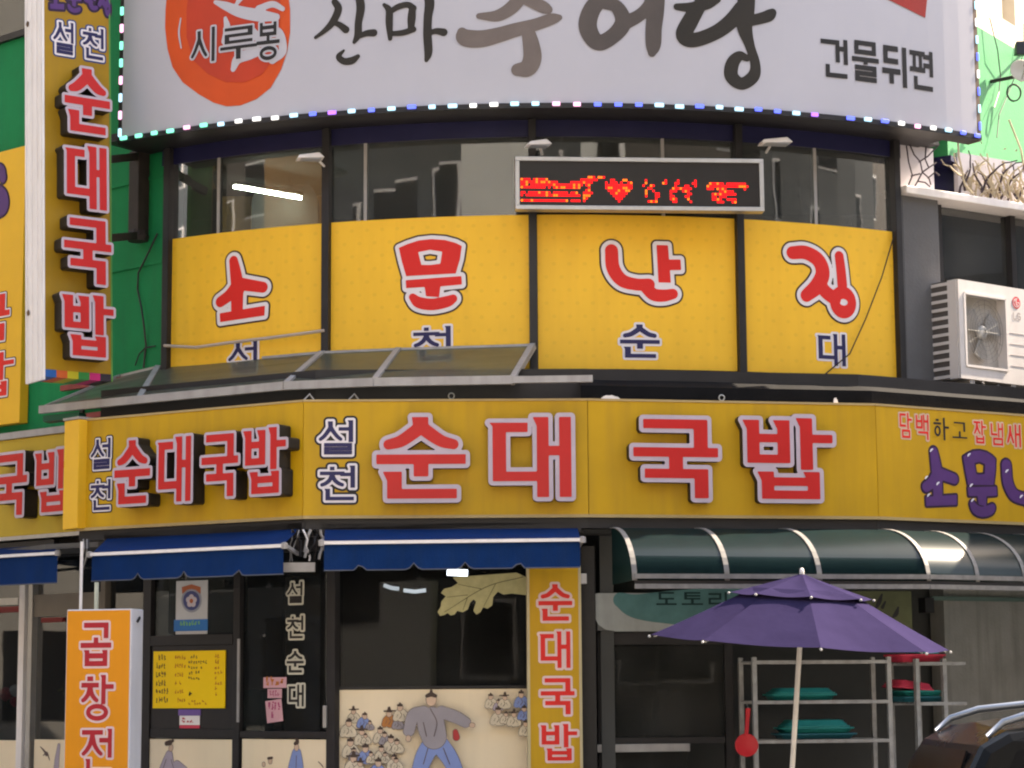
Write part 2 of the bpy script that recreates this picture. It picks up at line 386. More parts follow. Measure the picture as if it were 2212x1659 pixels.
def rect(x0, y0, x1, y1): return ('p', [(x0, y0), (x1, y0), (x1, y1), (x0, y1)])
class Goth:
    """block lettering built from the letters' strokes inside a unit box"""
    def __init__(s, th=0.115, tv=0.15, serif=0.05): s.th = th; s.tv = tv; s.sf = serif
    def V(s, x0, x1, y0, y1, serif=True):
        o = [rect(x0, y0, x1, y1)]
        if serif and s.sf > 0: o.append(('p', [(x0 - s.sf, y1), (x0 + 0.01, y1), (x0 + 0.01, y1 - s.sf*2.2), (x0, y1 - s.sf*2.2)]))
        return o
    def jamo(s, j, b, k=1.0):
        x0, y0, x1, y1 = b; th = s.th*k; tv = s.tv*k; W = x1 - x0; H = y1 - y0; o = []
        xm, ym = (x0 + x1)/2, (y0 + y1)/2
        hb = lambda y, a=x0, c=x1: rect(a, y, c, y + th)
        if j == 'ㄱ': o = [hb(y1 - th), rect(x1 - tv, y0, x1, y1)]
        elif j == 'ㄴ': o = s.V(x0, x0 + tv, y0, y1) + [hb(y0)]
        elif j == 'ㄷ': o = [hb(y1 - th), rect(x0, y0, x0 + tv, y1), hb(y0)]
        elif j == 'ㅌ': o = [hb(y1 - th), rect(x0, y0, x0 + tv, y1), hb(y0), hb(ym - th/2)]
        elif j == 'ㄹ': o = [hb(y1 - th), rect(x1 - tv, ym, x1, y1), hb(ym - th/2), rect(x0, y0, x0 + tv, ym), hb(y0)]
        elif j == 'ㅁ': o = [('r', [(x0, y0), (x1, y0), (x1, y1), (x0, y1)], [(x0 + tv, y0 + th), (x1 - tv, y0 + th), (x1 - tv, y1 - th), (x0 + tv, y1 - th)])]
        elif j == 'ㅂ': o = s.V(x0, x0 + tv, y0, y1) + s.V(x1 - tv, x1, y0, y1) + [hb(y0), hb(y0 + H*0.48)]
        elif j == 'ㅍ': o = [hb(y1 - th), hb(y0), rect(x0 + W*0.2, y0, x0 + W*0.2 + tv*0.85, y1), rect(x1 - W*0.2 - tv*0.85, y0, x1 - W*0.2, y1)]
        elif j in 'ㅅㅈㅊ':
            top = y1; r = tv*0.46; rh = th*0.5
            if j == 'ㅊ':
                o.append(rect(xm - W*0.17, y1 - th, xm + W*0.17, y1) if W < 0.7 else rect(xm - tv/2, y1 - th, xm + tv/2, y1)); top = y1 - th*1.35
            if j in 'ㅈㅊ':
                o.append(hb(top - th)); apex = top - th*0.5
            else: apex = top
            hh = apex - y0
            if j == 'ㅅ': o.append(('p', [(xm - tv*0.62, apex), (xm + tv*0.5, apex), (xm + tv*0.5, apex - hh*0.42), (xm - tv*0.5, apex - hh*0.42)]))
            a0 = apex - hh*(0.30 if j == 'ㅅ' else 0.1)
            o.append(('c', [(xm, a0, r), (xm - W*0.10, apex - hh*0.50, r), (xm - W*0.26, apex - hh*0.76, r*0.92), (x0 + r, y0 + rh*0.9, rh)]))
            o.append(('c', [(xm, a0, r), (xm + W*0.10, apex - hh*0.50, r), (xm + W*0.26, apex - hh*0.76, r*0.92), (x1 - r, y0 + rh*0.9, rh)]))
        elif j == 'ㅇ': o = [('r', ell(xm, ym, W/2, H/2), ell(xm, ym, W/2 - tv, H/2 - th))]
        elif j == 'ㅎ':
            o = [rect(xm - W*0.2, y1 - th, xm + W*0.2, y1), hb(y1 - th*2.5)]
            yt = y1 - th*2.9; o.append(('r', ell(xm, (y0 + yt)/2, W*0.42, (yt - y0)/2), ell(xm, (y0 + yt)/2, W*0.42 - tv*0.9, (yt - y0)/2 - th)))
        elif j == 'ㅏ': xs = x0; o = s.V(xs, xs + tv, y0, y1) + [hb(ym + H*0.02, xs, x1)]
        elif j == 'ㅓ': o = s.V(x1 - tv, x1, y0, y1) + [hb(ym + H*0.02, x0, x1)]
        elif j == 'ㅕ': o = s.V(x1 - tv, x1, y0, y1) + [hb(ym + H*0.16, x0, x1), hb(ym - H*0.18, x0, x1)]
        elif j == 'ㅣ': o = s.V(x1 - tv, x1, y0, y1)
        elif j == 'ㅐ': t2 = tv*0.88; o = s.V(x0, x0 + t2, y0, y1) + [rect(x1 - t2, y0, x1, y1), hb(ym + H*0.02, x0, x1)]
        elif j == 'ㅗ': o = [hb(y0), rect(xm - tv/2, y0, xm + tv/2, y1)]
        elif j == 'ㅜ': o = [hb(y1 - th), rect(xm - tv/2, y0, xm + tv/2, y1)]
        elif j == 'ㅡ': o = [hb(ym - th/2)]
        return o
    def syl(s, ch):
        code = ord(ch) - 0xAC00; I = 'ㄱㄲㄴㄷㄸㄹㅁㅂㅃㅅㅆㅇㅈㅉㅊㅋㅌㅍㅎ'[code//588]
        V = 'ㅏㅐㅑㅒㅓㅔㅕㅖㅗㅘㅙㅚㅛㅜㅝㅞㅟㅠㅡㅢㅣ'[(code % 588)//28]
        Fi = ['', 'ㄱ', 'ㄲ', 'ㄳ', 'ㄴ', 'ㄵ', 'ㄶ', 'ㄷ', 'ㄹ', 'ㄺ', 'ㄻ', 'ㄼ', 'ㄽ', 'ㄾ', 'ㄿ', 'ㅀ', 'ㅁ', 'ㅂ', 'ㅄ', 'ㅅ', 'ㅆ', 'ㅇ', 'ㅈ', 'ㅊ', 'ㅋ', 'ㅌ', 'ㅍ', 'ㅎ'][code % 28]
        o = []
        if V in 'ㅗㅜㅡ':
            if Fi:
                if V == 'ㅜ':
                    ib, vb, fb = (0.06, 0.61, 0.94, 1.0), (0.0, 0.27, 1.0, 0.54), (0.12, 0.0, 0.90, 0.33)
                    if Fi in 'ㄱ': ib, vb, fb = (0.12, 0.55, 0.88, 1.0), (0.0, 0.31, 1.0, 0.64), (0.13, 0.0, 0.88, 0.37)
                    if Fi in 'ㄹ': ib, vb, fb = (0.10, 0.66, 0.90, 1.0), (0.0, 0.42, 1.0, 0.60), (0.10, 0.0, 0.90, 0.40)
                else: ib, vb, fb = (0.10, 0.64, 0.90, 1.0), (0.0, 0.42, 1.0, 0.66), (0.14, 0.0, 0.88, 0.37)
                if I in 'ㅂ': ib = (0.14, ib[1], 0.86, 1.0)
                k = 0.86 if Fi in 'ㄹ' else 1.0
                o = s.jamo(I, ib, k) + s.jamo(V, vb, k) + s.jamo(Fi, fb, k)
            else:
                if V == 'ㅜ': o = s.jamo(I, (0.12, 0.50, 0.88, 1.0)) + s.jamo(V, (0, 0, 1, 0.42))
                else: o = s.jamo(I, (0.12, 0.42, 0.88, 1.0)) + s.jamo(V, (0, 0, 1, 0.44))
        elif V == 'ㅟ':
            o = s.jamo(I, (0.06, 0.55, 0.66, 1.0)) + s.jamo('ㅜ', (0.0, 0.06, 0.74, 0.44)) + s.jamo('ㅣ', (0.78, 0, 1, 1))
        else:
            dbl = V in 'ㅐ'; tick_right = V in 'ㅏ'; left = V in 'ㅓㅕ'
            k = 0.88 if Fi else 1.0
            ix1 = 0.50 if tick_right else (0.52 if dbl else 0.66)
            vx0 = 0.62 if tick_right else (0.58 if dbl else 0.58)
            if V in 'ㅣ': ix1, vx0 = 0.70, 0.8
            if Fi:
                if I in 'ㅅㅈㅊㄱ': ix1 += 0.04
                o = s.jamo(I, (0.0, 0.40 if I in 'ㅅㅈㅊㄱ' else 0.44, ix1, 0.97), k) + s.jamo(V, (vx0, 0.36, 1.0, 1.0), k)
                o += s.jamo(Fi, (0.16, 0.0, 0.84 if tick_right else 0.97, 0.335 if Fi not in 'ㅇ' else 0.37), k)
            else:
                o = s.jamo(I, (0.0, 0.16, ix1 if I not in 'ㄷㅁ' else ix1 - (0 if dbl else 0.02), 0.93)) + s.jamo(V, (vx0, 0.0, 1.0, 1.0))
                if I == 'ㄷ' and V == 'ㅐ':
                    o = [rect(0.04, 0.93 - s.th, 0.47, 0.93), rect(0.04, 0.2, 0.04 + s.tv, 0.93), rect(0.04, 0.2, 0.66, 0.2 + s.th), ('p', [(0.0, 0.93), (0.1, 0.93), (0.1, 0.82)])] + s.jamo(V, (vx0, 0.0, 1.0, 1.0))
        return o
def scale_prims(ps, sx, sy, ox=0, oy=0):
    r = math.sqrt(sx*sy); out = []
    for p in ps:
        if p[0] == 'c': out.append(('c', [(ox + x*sx, oy + y*sy, q*r) for x, y, q in p[1]]))
        else: out.append((p[0],) + tuple([(ox + x*sx, oy + y*sy) for x, y in L] for L in p[1:]))
    return out
def px_prims(S, ps):
    """strokes measured in the picture, laid on surface S"""
    out = []
    for p in ps:
        if p[0] == 'c':
            L = []
            for x, y, r in p[1]:
                u, v = S.uv(x, y); u2, v2 = S.uv(x, y - 10); L.append((u, v, r*abs(v2 - v)/10))
            out.append(('c', L))
        else: out.append((p[0],) + tuple([S.uv(x, y) for x, y in L] for L in p[1:]))
    return out
def box_uv(S, b):
    xm, ym = (b[0] + b[2])/2, (b[1] + b[3])/2
    return S.uv(b[0], ym)[0], S.uv(xm, b[3])[1], S.uv(b[2], ym)[0], S.uv(xm, b[1])[1]
BOLD = Goth(0.118, 0.165, 0.05); MED = Goth(0.10, 0.13, 0.0); SLIM = Goth(0.095, 0.125, 0.03); BLD2 = Goth(0.118, 0.15, 0.03)

CARTOON_BOX = {'소': (466, 550, 581, 692), '문': (862, 517, 999, 667), '난': (1306, 529, 1471, 652), '징': (1703, 536, 1847, 685)}
CARTOON = {
 '소': [('c', [(506, 562, 10), (511, 590, 13), (516, 625, 15)]), ('c', [(514, 618, 14), (497, 636, 12), (478, 648, 11)]), ('c', [(516, 612, 13), (540, 618, 12), (569, 625, 11)]),
        ('p', [(501, 625), (528, 625), (527, 672), (502, 672)]), ('p', [(477, 673), (574, 665), (573, 686), (478, 692)])],
 '문': [('r', [(862, 533), (880, 526), (905, 519), (933, 517), (962, 520), (985, 527), (998, 534), (994, 562), (985, 593), (930, 594), (878, 595), (869, 564)], [(904, 544), (930, 540), (956, 545), (952, 571), (930, 573), (911, 572)]),
        ('p', [(877, 604), (997, 599), (998, 617), (952, 620), (949, 643), (921, 640), (918, 620), (878, 621)]), ('c', [(892, 641, 8), (906, 653, 12), (935, 658, 12.5), (966, 653, 12), (979, 647, 9)])],
 '난': [('c', [(1321, 543, 14), (1324, 580, 14.5), (1342, 606, 14), (1372, 615, 13), (1400, 615, 13)]), ('c', [(1393, 620, 13), (1410, 636, 13.5), (1432, 638, 13), (1452, 634, 11)]),
        ('p', [(1418, 529), (1443, 529), (1448, 610), (1421, 610)]), ('p', [(1440, 560), (1470, 559), (1471, 582), (1442, 583)])],
 '징': [('c', [(1712, 551, 13), (1740, 549, 14), (1766, 563, 15), (1775, 590, 16), (1763, 618, 16), (1739, 641, 13)]), ('c', [(1766, 612, 14), (1780, 630, 14), (1800, 644, 14)]),
        ('c', [(1812, 551, 10.5), (1815, 580, 11), (1817, 612, 11.5)]), ('r', ell(1818, 650, 29, 35), ell(1819, 650, 9, 7))],
}
def cartoon_prims(ch, u0, v0, u1, v1):
    x0, y0, x1, y1 = CARTOON_BOX[ch]; out = []
    sx = (u1 - u0)/(x1 - x0); sy = (v1 - v0)/(y1 - y0); r = math.sqrt(abs(sx*sy))
    f = lambda x, y: (u0 + (x - x0)*sx, v1 - (y - y0)*sy)
    for p in CARTOON[ch]:
        if p[0] == 'c': out.append(('c', [(*f(x, y), q*r) for x, y, q in p[1]]))
        else: out.append((p[0],) + tuple([f(*q) for q in L] for L in p[1:]))
    return out
def letter(parent, S, prims, layers, base=0.003, cell=None, name='letter', sides=None, depth=0.0, jit=True):
    """layers: outermost first, (grow, material). First layer is the part, the next ones its sub-parts."""
    pts = np.array([q for p in prims for q in prim_pts(p)]); ext = float(max(np.ptp(pts[:, 0]), np.ptp(pts[:, 1])))
    cell = cell or max(0.004, ext/85)
    fld = field(prims, max(g for g, _ in layers) + cell, cell)
    mr = max(3, int(0.12/cell)) if S.curved else 400
    w = base + depth; par = parent; first = None
    subn = ['letter_outline', 'letter_face'] if len(layers) == 3 else ['letter_face']
    for i, (g, m) in enumerate(layers):
        mb = MB()
        if i == 0 and depth > 0:
            fill(mb, fld, g, S.P, w, w0=base, mi=0, mis=1, maxrun=mr)
            par_o = mb.build(name, [m, sides or RETN], par)
        else:
            fill(mb, fld, g, S.P, w, maxrun=mr)
            par_o = mb.build(name if i == 0 else subn[min(i - 1, len(subn) - 1)], m, par)
        if i == 0: first = par_o; par = first
        w += 0.0035
    return first
def goth_letter(parent, S, ch, b, layers, style=BOLD, **k):
    u0, v0, u1, v1 = box_uv(S.off(k.get('depth', 0.0)), b)
    return letter(parent, S, scale_prims(style.syl(ch), u1 - u0, v1 - v0, u0, v0), layers, **k)
def cartoon_letter(parent, S, ch, b, layers, **k):
    return letter(parent, S, cartoon_prims(ch, *box_uv(S, b)), layers, **k)
def print_px(parent, S, ps, m, name, grow=0.0, w=0.003, cell=0.006):
    pr = px_prims(S, ps); fld = field(pr, grow + cell, cell)
    return fill(MB(), fld, grow, S.P, w, maxrun=max(3, int(0.12/cell)) if S.curved else 400).build(name, m, parent)

# ------------------------------------------------------------------ plan of the corner
def line_x(p, d, q, e):
    A = np.array([[d[0], -e[0]], [d[1], -e[1]]]); t = np.linalg.solve(A, np.array(q) - np.array(p)); return np.array(p) + np.array(d)*t[0]
def offset_poly(P, k):
    P = [np.array(p, float) for p in P]; D = [(P[i + 1] - P[i])/np.linalg.norm(P[i + 1] - P[i]) for i in range(len(P) - 1)]
    N = [np.array([d[1], -d[0]]) for d in D]; out = [P[0] + N[0]*k]
    for i in range(1, len(P) - 1): out.append(line_x(P[i] + N[i - 1]*k, D[i - 1], P[i] + N[i]*k, D[i]))
    out.append(P[-1] + N[-1]*k); return out
BA, BB, BC, BD, BE = (-4.10, 1.28), (-1.85, -0.05), (0.67, 0.0), (3.31, 0.50), (6.51, 2.35)
BAND = [BA, BB, BC, BD, BE]
OC = (0.3, 7.95)
GL = Cyl(OC, 7.07); BIL = Cyl(OC, 7.65)
WD = np.array([0.766, -0.643])                                   # left wing runs this way towards the corner
WW0 = np.array([-3.44, 2.0])
WINGW = Plane(WW0 - WD*12, WW0)                                  # wall of the left wing
WSB = np.array([-3.95, 2.10]); WINGS = Plane(WSB - WD*9, WSB)     # face of the wing's lower signboard
RD = np.array([0.84, 0.5426]); RW0 = np.array([3.84, 1.86]); RWING = Plane(RW0, RW0 + RD*3.1)
GD = np.array([0.574, 0.819]); GW0 = np.array([4.42, 2.3]); GRU = Plane(GW0, GW0 + GD*8)
Z_BT, Z_BB = 4.09, 3.08                                          # yellow band top and bottom
Z_PT = GL.uv(1150, 463)[1]; Z_PB = GL.uv(1400, 812)[1]; Z_GT = GL.uv(1150, 294)[1]; Z_SO = BIL.uv(1150, 228)[1]
ROOF = 10.6
def strip(pl, z0, z1, th=0.15):
    mb = MB()
    for i in range(len(pl) - 1):
        S = Plane(pl[i], pl[i + 1]); mb.slab(S, 0, S.L, z0, z1, -th, 0)
    return mb

# ------------------------------------------------------------------ ground
def struct(name, mb, m, bevel=0.0):
    o = mb.build(name, m, None, bevel=bevel); o['kind'] = 'structure'; return o
ASPH = mat('asphalt', (0.13, 0.128, 0.125), 0.85, var=0.25, scale=6, bump=0.4, bscale=90)
PAVE = mat('paving', (0.42, 0.40, 0.36), 0.8, var=0.15, scale=3, streak=0.0, bump=0.25)
KERB = mat('kerb_granite', (0.33, 0.32, 0.31), 0.75, var=0.15, scale=10, bump=0.2)
WLINE = mat('road_paint', (0.7, 0.7, 0.68), 0.7, var=0.15, scale=8)
YLINE = mat('road_paint_yellow', (0.6, 0.42, 0.05), 0.7, var=0.15, scale=8)
struct('road', MB().add([(-160, -160, 0), (160, -160, 0), (160, 160, 0), (-160, 160, 0)], [(0, 1, 2, 3)]), ASPH)
struct('pavement', MB().box(-40, 40, -2.6, 30, -0.1, 0.13), PAVE)
struct('far_pavement', MB().box(-60, 60, -24.2, -17.6, -0.1, 0.13), PAVE)
struct('kerb', MB().box(-40, 40, -2.8, -2.605, -0.1, 0.135), KERB)
struct('far_kerb', MB().box(-60, 60, -17.595, -17.4, -0.1, 0.135), KERB)
struct('lane_marking', MB().box(-60, 60, -10.38, -10.23, 0.001, 0.005), YLINE)
struct('edge_line', MB().box(-60, 60, -3.4, -3.28, 0.001, 0.005), WLINE)

# ------------------------------------------------------------------ the corner building
bld = thing('corner_building', 'shop building with curved glass upper corner and green painted walls', 'building', (0.3, 6.0, 0.13))
TH_L = GL.uv(360, 600)[0]; TH_R = GL.uv(1941, 650)[0]
# left wing wall with openings kept simple: wall above the shop front, and green skin
w = MB()
uR = WINGW.L
uw0, vw0 = WINGW.uv(8, 84); uw1, _ = WINGW.uv(60, 84)
w.slab(WINGW, 0, uR, 4.2, vw0 - 0.0, -0.25, 0)
w.slab(WINGW, uw1 + 0.6, uR, vw0, ROOF, -0.25, 0)
w.slab(WINGW, 0, uw1 - 1.9, vw0, ROOF, -0.25, 0)
w.slab(WINGW, uw1 - 1.9, uw1 + 0.6, vw0 + 1.3, ROOF, -0.25, 0)
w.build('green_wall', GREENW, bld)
MB().slab(WINGW, uw1 - 1.9, uw1 + 0.6, vw0, vw0 + 1.3, -0.16, -0.14).build('upper_window_pane', GLASSR, bld)
MB().slab(WINGW, uw1 - 2.2, uw1 + 0.9, vw0 - 0.3, vw0 + 1.6, -0.9, -0.8).build('upper_window_room', INTB, bld)
MB().slab(WINGW, uw1 - 1.95, uw1 + 0.65, vw0 - 0.05, vw0 + 0.02, -0.13, 0.05).build('window_sill', DARK, bld)
for zz in (5.75, 6.62):
    MB().slab(WINGW, 0, uR, zz, zz + 0.035, 0.002, 0.02).build('wall_moulding', GREENW, bld)
MB().slab(WINGW, uR - 0.18, uR + 0.02, 4.3, Z_SO, 0.003, 0.012).build('wall_corner_strip', GREENW, bld)
# upper drum behind the billboard, roof, right side walls
MB().slab(GL, TH_L - 0.3, TH_R + 0.6, Z_SO + 0.05, ROOF, -0.2, 0).build('upper_wall', GREYW, bld)
gr = MB(); gtop = 8.42
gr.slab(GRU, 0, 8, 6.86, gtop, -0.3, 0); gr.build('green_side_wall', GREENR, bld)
u_a, _ = GRU.uv(2168, 20); u_b, _ = GRU.uv(2196, 20)
cw = MB(); cw.slab(GRU, 0, u_a, gtop, ROOF, -0.3, -0.02); cw.slab(GRU, u_b, 8, gtop, ROOF, -0.3, -0.02)
zc = GRU.uv(2180, 46)[1]
cw.slab(GRU, u_a, u_b, gtop, zc, -0.3, -0.02); cw.slab(GRU, u_a, u_b, zc + 1.3, ROOF, -0.3, -0.02); cw.build('cream_side_wall', CREAMW, bld)
MB().slab(GRU, u_a, u_b, zc, zc + 1.3, -0.2, -0.18).build('side_window_pane', GLASSR, bld)
MB().slab(GRU, u_a, u_b, zc, zc + 1.3, -0.4, -0.32).build('side_window_back', INTB, bld)
MB().slab(GRU, 0, 8, 6.80, 6.858, -0.5, 0.03).build('side_wall_drip', NAVYB, bld)
pl = [tuple(WINGW.P(0, 0, -0.2)[:2])] + [tuple(GL.P(TH_L + (TH_R - TH_L)*i/14, 0, -0.15)[:2]) for i in range(15)] + [tuple(GRU.P(0, 0, -0.15)[:2]), tuple(GRU.P(8, 0, -0.15)[:2]), (9.0, 16.0), (-12.5, 16.0)]
MB().prism([(x, y, ROOF) for x, y in pl], (0, 0, 0.2)).build('roof_slab', CONC, bld)
MB().prism([(x, y, 4.30) for x, y in pl], (0, 0, 0.12)).build('upper_floor', INT, bld)
MB().prism([(x, y, Z_GT + 0.28) for x, y in pl], (0, 0, 0.12)).build('upper_ceiling', INT, bld)
bk = MB(); bk.box(-13, 9.2, 15.8, 16.0, 0, ROOF); bk.box(-13, -12.8, 10, 16, 0, ROOF); bk.box(9.0, 9.2, 8, 16, 0, ROOF); bk.build('rear_wall', CONC, bld)
MB().slab(Plane((-9, 5.8), (9, 5.8)), 0, 18, 4.42, Z_GT + 0.28, -0.1, 0).build('upper_room_back_wall', INT, bld)
MB().slab(RWING, 0, 3.05, 0.13, 4.3, -0.35, -0.25).build('right_lower_wall', INTB, bld)
# dark wall behind the yellow band
pin = offset_poly(BAND, -0.30)
strip([np.array(WINGS.P(0, 0, -0.28)[:2]), np.array(WINGS.P(WINGS.L, 0, -0.28)[:2])] + pin, 2.92, 4.42, 0.12).build('band_backing_wall', DARK, bld)
# soffit under the billboard and the navy head strip of the windows
n = 40; so_v = []; so_f = []
for i in range(n + 1):
    t = (TH_L - 0.35) + (TH_R - TH_L + 0.75)*i/n; so_v += [GL.P(t, Z_SO + 0.02, -0.1), GL.P(t, Z_SO + 0.02, 0.52), GL.P(t, Z_SO + 0.10, 0.52), GL.P(t, Z_SO + 0.10, -0.1)]
for i in range(n):
    for j in range(4): so_f.append((4*i + j, 4*i + (j + 1) % 4, 4*i + 4 + (j + 1) % 4, 4*i + 4 + j))
MB().add(so_v, so_f).build('billboard_soffit', DARK, bld)
MB().slab(GL, TH_L - 0.1, TH_R + 0.1, Z_GT, Z_SO + 0.02, -0.12, -0.02).build('window_head', NAVYB, bld)
MB().slab(GL, TH_L, TH_R, Z_PB - 0.25, Z_PB - 0.02, -0.12, -0.02).build('window_sill', DARK, bld)
# mullions and panes
mull = [GL.uv(x, 600)[0] for x in (362, 705, 1152, 1599, 1940)]
for i, u in enumerate(mull):
    MB().slab(GL, u - 0.037, u + 0.037, Z_PB - 0.02, Z_SO + 0.02, -0.10, 0.045, n=1).build('mullion', DARK, bld, bevel=0.006)
for i in range(4):
    u0, u1 = mull[i] + 0.037, mull[i + 1] - 0.037
    MB().slab(GL, u0, u1, Z_PB - 0.02, Z_GT, -0.045, -0.035).build('window_pane', GLASS2, bld, smooth=False)
for xs in (468, 787, 1434, 1765):
    u = GL.uv(xs, 400)[0]
    MB().slab(GL, u - 0.016, u + 0.016, Z_PT, Z_GT, -0.08, -0.03, n=1).build('window_stile', GREYM, bld)
# grey column, ledge and dark windows of the right wing
uc0 = RWING.uv(1949, 600)[0]; uc1 = RWING.uv(2030, 600)[0]; zl = RWING.uv(1990, 412)[1]
MB().slab(RWING, uc0, uc1, 4.3, zl - 0.02, -0.3, 0.02).build('grey_column', GREYW, bld, bevel=0.02)
MB().slab(RWING, uc0 - 0.02, 3.05, zl - 0.08, zl, -0.2, 0.12).build('ledge', WHITEP, bld, bevel=0.01)
MB().slab(RWING, uc1 + 0.02, 3.05, 4.5, zl - 0.085, -0.18, -0.17).build('wing_window_pane', GLASSR, bld)
for xs in (2046, 2205):
    u = RWING.uv(xs, 520)[0]; MB().slab(RWING, u - 0.035, u + 0.035, 4.5, zl - 0.085, -0.2, -0.1).build('wing_window_frame', DARK, bld)
MB().slab(RWING, uc1 + 0.02, 3.05, 4.3, zl, -1.4, -1.3).build('wing_room_back', INTB, bld)
MB().slab(RWING, uc1, 3.05, 4.3, 4.5, -0.3, 0.0).build('wing_window_sill', DARK, bld)
PALE = mat('pale_board', (0.66, 0.62, 0.66), 0.6, var=0.1, scale=3, streak=0.1)
up0 = RWING.uv(1950, 360)[0]; up1 = RWING.uv(2026, 360)[0]; up2 = RWING.uv(2082, 380)[0]
MB().slab(RWING, up0 - 0.05, 3.05, zl, 6.85, -0.35, -0.3).build('wing_upper_recess', NAVYB, bld)  # navy colour stands for the shadow below the green wall
MB().slab(RWING, up0, up1, zl + 0.004, RWING.uv(1985, 312)[1], -0.12, -0.06).build('pale_board', PALE, bld)
MB().slab(RWING, up2, up2 + 1.2, zl + 0.004, RWING.uv(2110, 330)[1], -0.14, -0.08).build('pale_board', PALE, bld)

# ------------------------------------------------------------------ the upper room
lampm = mat('tube_light', (0.9, 0.95, 0.9), emit=(0.85, 1.0, 0.92), estr=22.0)
a = at(505, 404, 3.2); b = at(650, 429, 3.9)
t = thing('ceiling_tube_lamp', 'lit white fluorescent tube hanging inside the upper left window', 'lamp', a)
MB().tube([a, b], 0.014, 8).build('tube', lampm, t)
MB().bar(a + np.array([0, 0, 0.045]), b + np.array([0, 0, 0.045]), 0.09, 0.04).build('housing', WHITEP, t)
for q in (0.15, 0.85):
    p = a + (b - a)*q; MB().tube([p + np.array([0, 0, 0.06]), (p[0], p[1], Z_GT + 0.28)], 0.006, 6).build('hanger', DARK, t)
tb = at(470, 480, 4.6); tt = at(697, 316, 4.6)
o = MB().box(tb[0], tt[0], 4.6, 4.66, 4.43, tt[2]).build('reflection_board', TAN); o.location = (0, 0, 0)  # tan board added indoors to imitate a building's reflection in the glass
tag(o, 'tan board standing in for a reflection in the upper left window', 'stand-in')
ac_ = at(620, 440, 4.3); arch = [(ac_[0] - 0.36, 4.3, 4.45)] + [(ac_[0] - 0.36*math.cos(math.pi*k/12), 4.3, ac_[2] - 0.05 + 0.30*math.sin(math.pi*k/12)) for k in range(13)] + [(ac_[0] + 0.36, 4.3, 4.45)]  # dark arch within that reflection, built as a solid shape
o = MB().prism(arch, (0, -0.25, 0)).build('reflected_arch', INT); tag(o, 'dark rounded arch added as part of the reflection in the upper left window', 'chair')
# ------------------------------------------------------------------ yellow window films with big letters
L3 = lambda a, b, m0, m1, m2: [(b, m0), (a, m1), (0.0, m2)]
PX = 19.9/FOC                                       # metres in one picture unit near the facade
films = [('소', (466, 550, 581, 692), '설', (493, 737, 556, 806)), ('문', (862, 517, 999, 667), '천', (893, 705, 974, 778)),
         ('난', (1306, 529, 1471, 652), '순', (1339, 701, 1425, 773)), ('징', (1703, 536, 1847, 685), '대', (1765, 721, 1826, 790))]
for i, (c1, b1, c2, b2) in enumerate(films):
    u0, u1 = mull[i] + 0.04, mull[i + 1] - 0.04
    t = thing('window_sign', ['leftmost yellow window film with red letter 소, beside the green wall', 'yellow window film with red letter 문, left of the middle mullion', 'yellow window film with red letter 난, under the message display', 'rightmost yellow window film with red letter 징, crossed by a wire'][i], 'sign', GL.P((u0 + u1)/2, Z_PB, 0), 'yellow lettered window films of the upper floor')
    MB().slab(GL, u0, u1, Z_PB, Z_PT, -0.033, -0.02).build('film', Y_PANEL, t)
    F = GL.off(-0.02)
    cartoon_letter(t, F, c1, b1, L3(9*PX, 13*PX, BRWN, WPRT, REDP))
    goth_letter(t, F, c2, b2, [(5.0*PX, WPRT), (0.0, NAVY)], style=BLD2)
# wire and tape across the films
t = tag(MB().tube([GL.P(*GL.uv(1930, 500), 0.03), GL.P(*GL.uv(1900, 600), 0.035), GL.P(*GL.uv(1866, 690), 0.03), GL.P(*GL.uv(1832, 765), 0.03), GL.P(*GL.uv(1772, 815), 0.03)], 0.007, 6).build('wire', PIPE), 'thin brown wire slanting across the rightmost yellow window film', 'wire')
t = tag(MB().tube([GL.P(*GL.uv(362, 748), 0.05), GL.P(*GL.uv(430, 752), 0.05), GL.P(*GL.uv(500, 742), 0.05), GL.P(*GL.uv(600, 730), 0.05), GL.P(*GL.uv(705, 716), 0.055)], 0.016, 6).build('plastic_tie', mat('pale_tape', (0.45, 0.36, 0.30), 0.6)), 'pale twisted plastic cord stretched across the leftmost yellow window film', 'cord')

# ------------------------------------------------------------------ sign lights on arms
def sign_light(x0, x1, y, label):
    xm = (x0 + x1)/2; u, v = GL.uv(xm, y); hw = (x1 - x0)/2*PX; p = np.array(GL.P(u, v, 0.32)); q = np.array(GL.P(u + 0.03, v - 0.02, 0.03))
    t = thing('sign_light', label, 'sign light', p, 'small white sign lights on the upper windows')
    S = Plane(p[:2] - np.array([hw, 0.03]), p[:2] + np.array([hw, 0.03]))
    mb = MB(); zz = p[2]
    mb.hexa([S.P(0, zz - 0.015, 0.06), S.P(S.L, zz + 0.005, 0.06), S.P(S.L, zz + 0.005, -0.10), S.P(0, zz - 0.015, -0.10), S.P(0.02, zz + 0.02, 0.05), S.P(S.L - 0.05, zz + 0.055, 0.04), S.P(S.L - 0.05, zz + 0.055, -0.09), S.P(0.02, zz + 0.02, -0.09)])
    mb.build('lamp_head', WHITEP, t, bevel=0.008)
    MB().tube([q, (q + p)/2 + np.array([0, 0, 0.03]), p + np.array([0, 0.03, 0.0])], 0.012, 8).build('arm', WHITEP, t)
    MB().slab(S, 0.03, S.L - 0.03, zz - 0.012, zz - 0.004, -0.08, 0.05).build('lens', mat('lens', (0.35, 0.36, 0.38), 0.3), t)
sign_light(668, 728, 358, 'small white sign light on the mullion over the upper left window')
sign_light(1137, 1190, 331, 'small white sign light just above the left end of the message display')
sign_light(1610, 1682, 326, 'small white sign light above the right end of the message display')

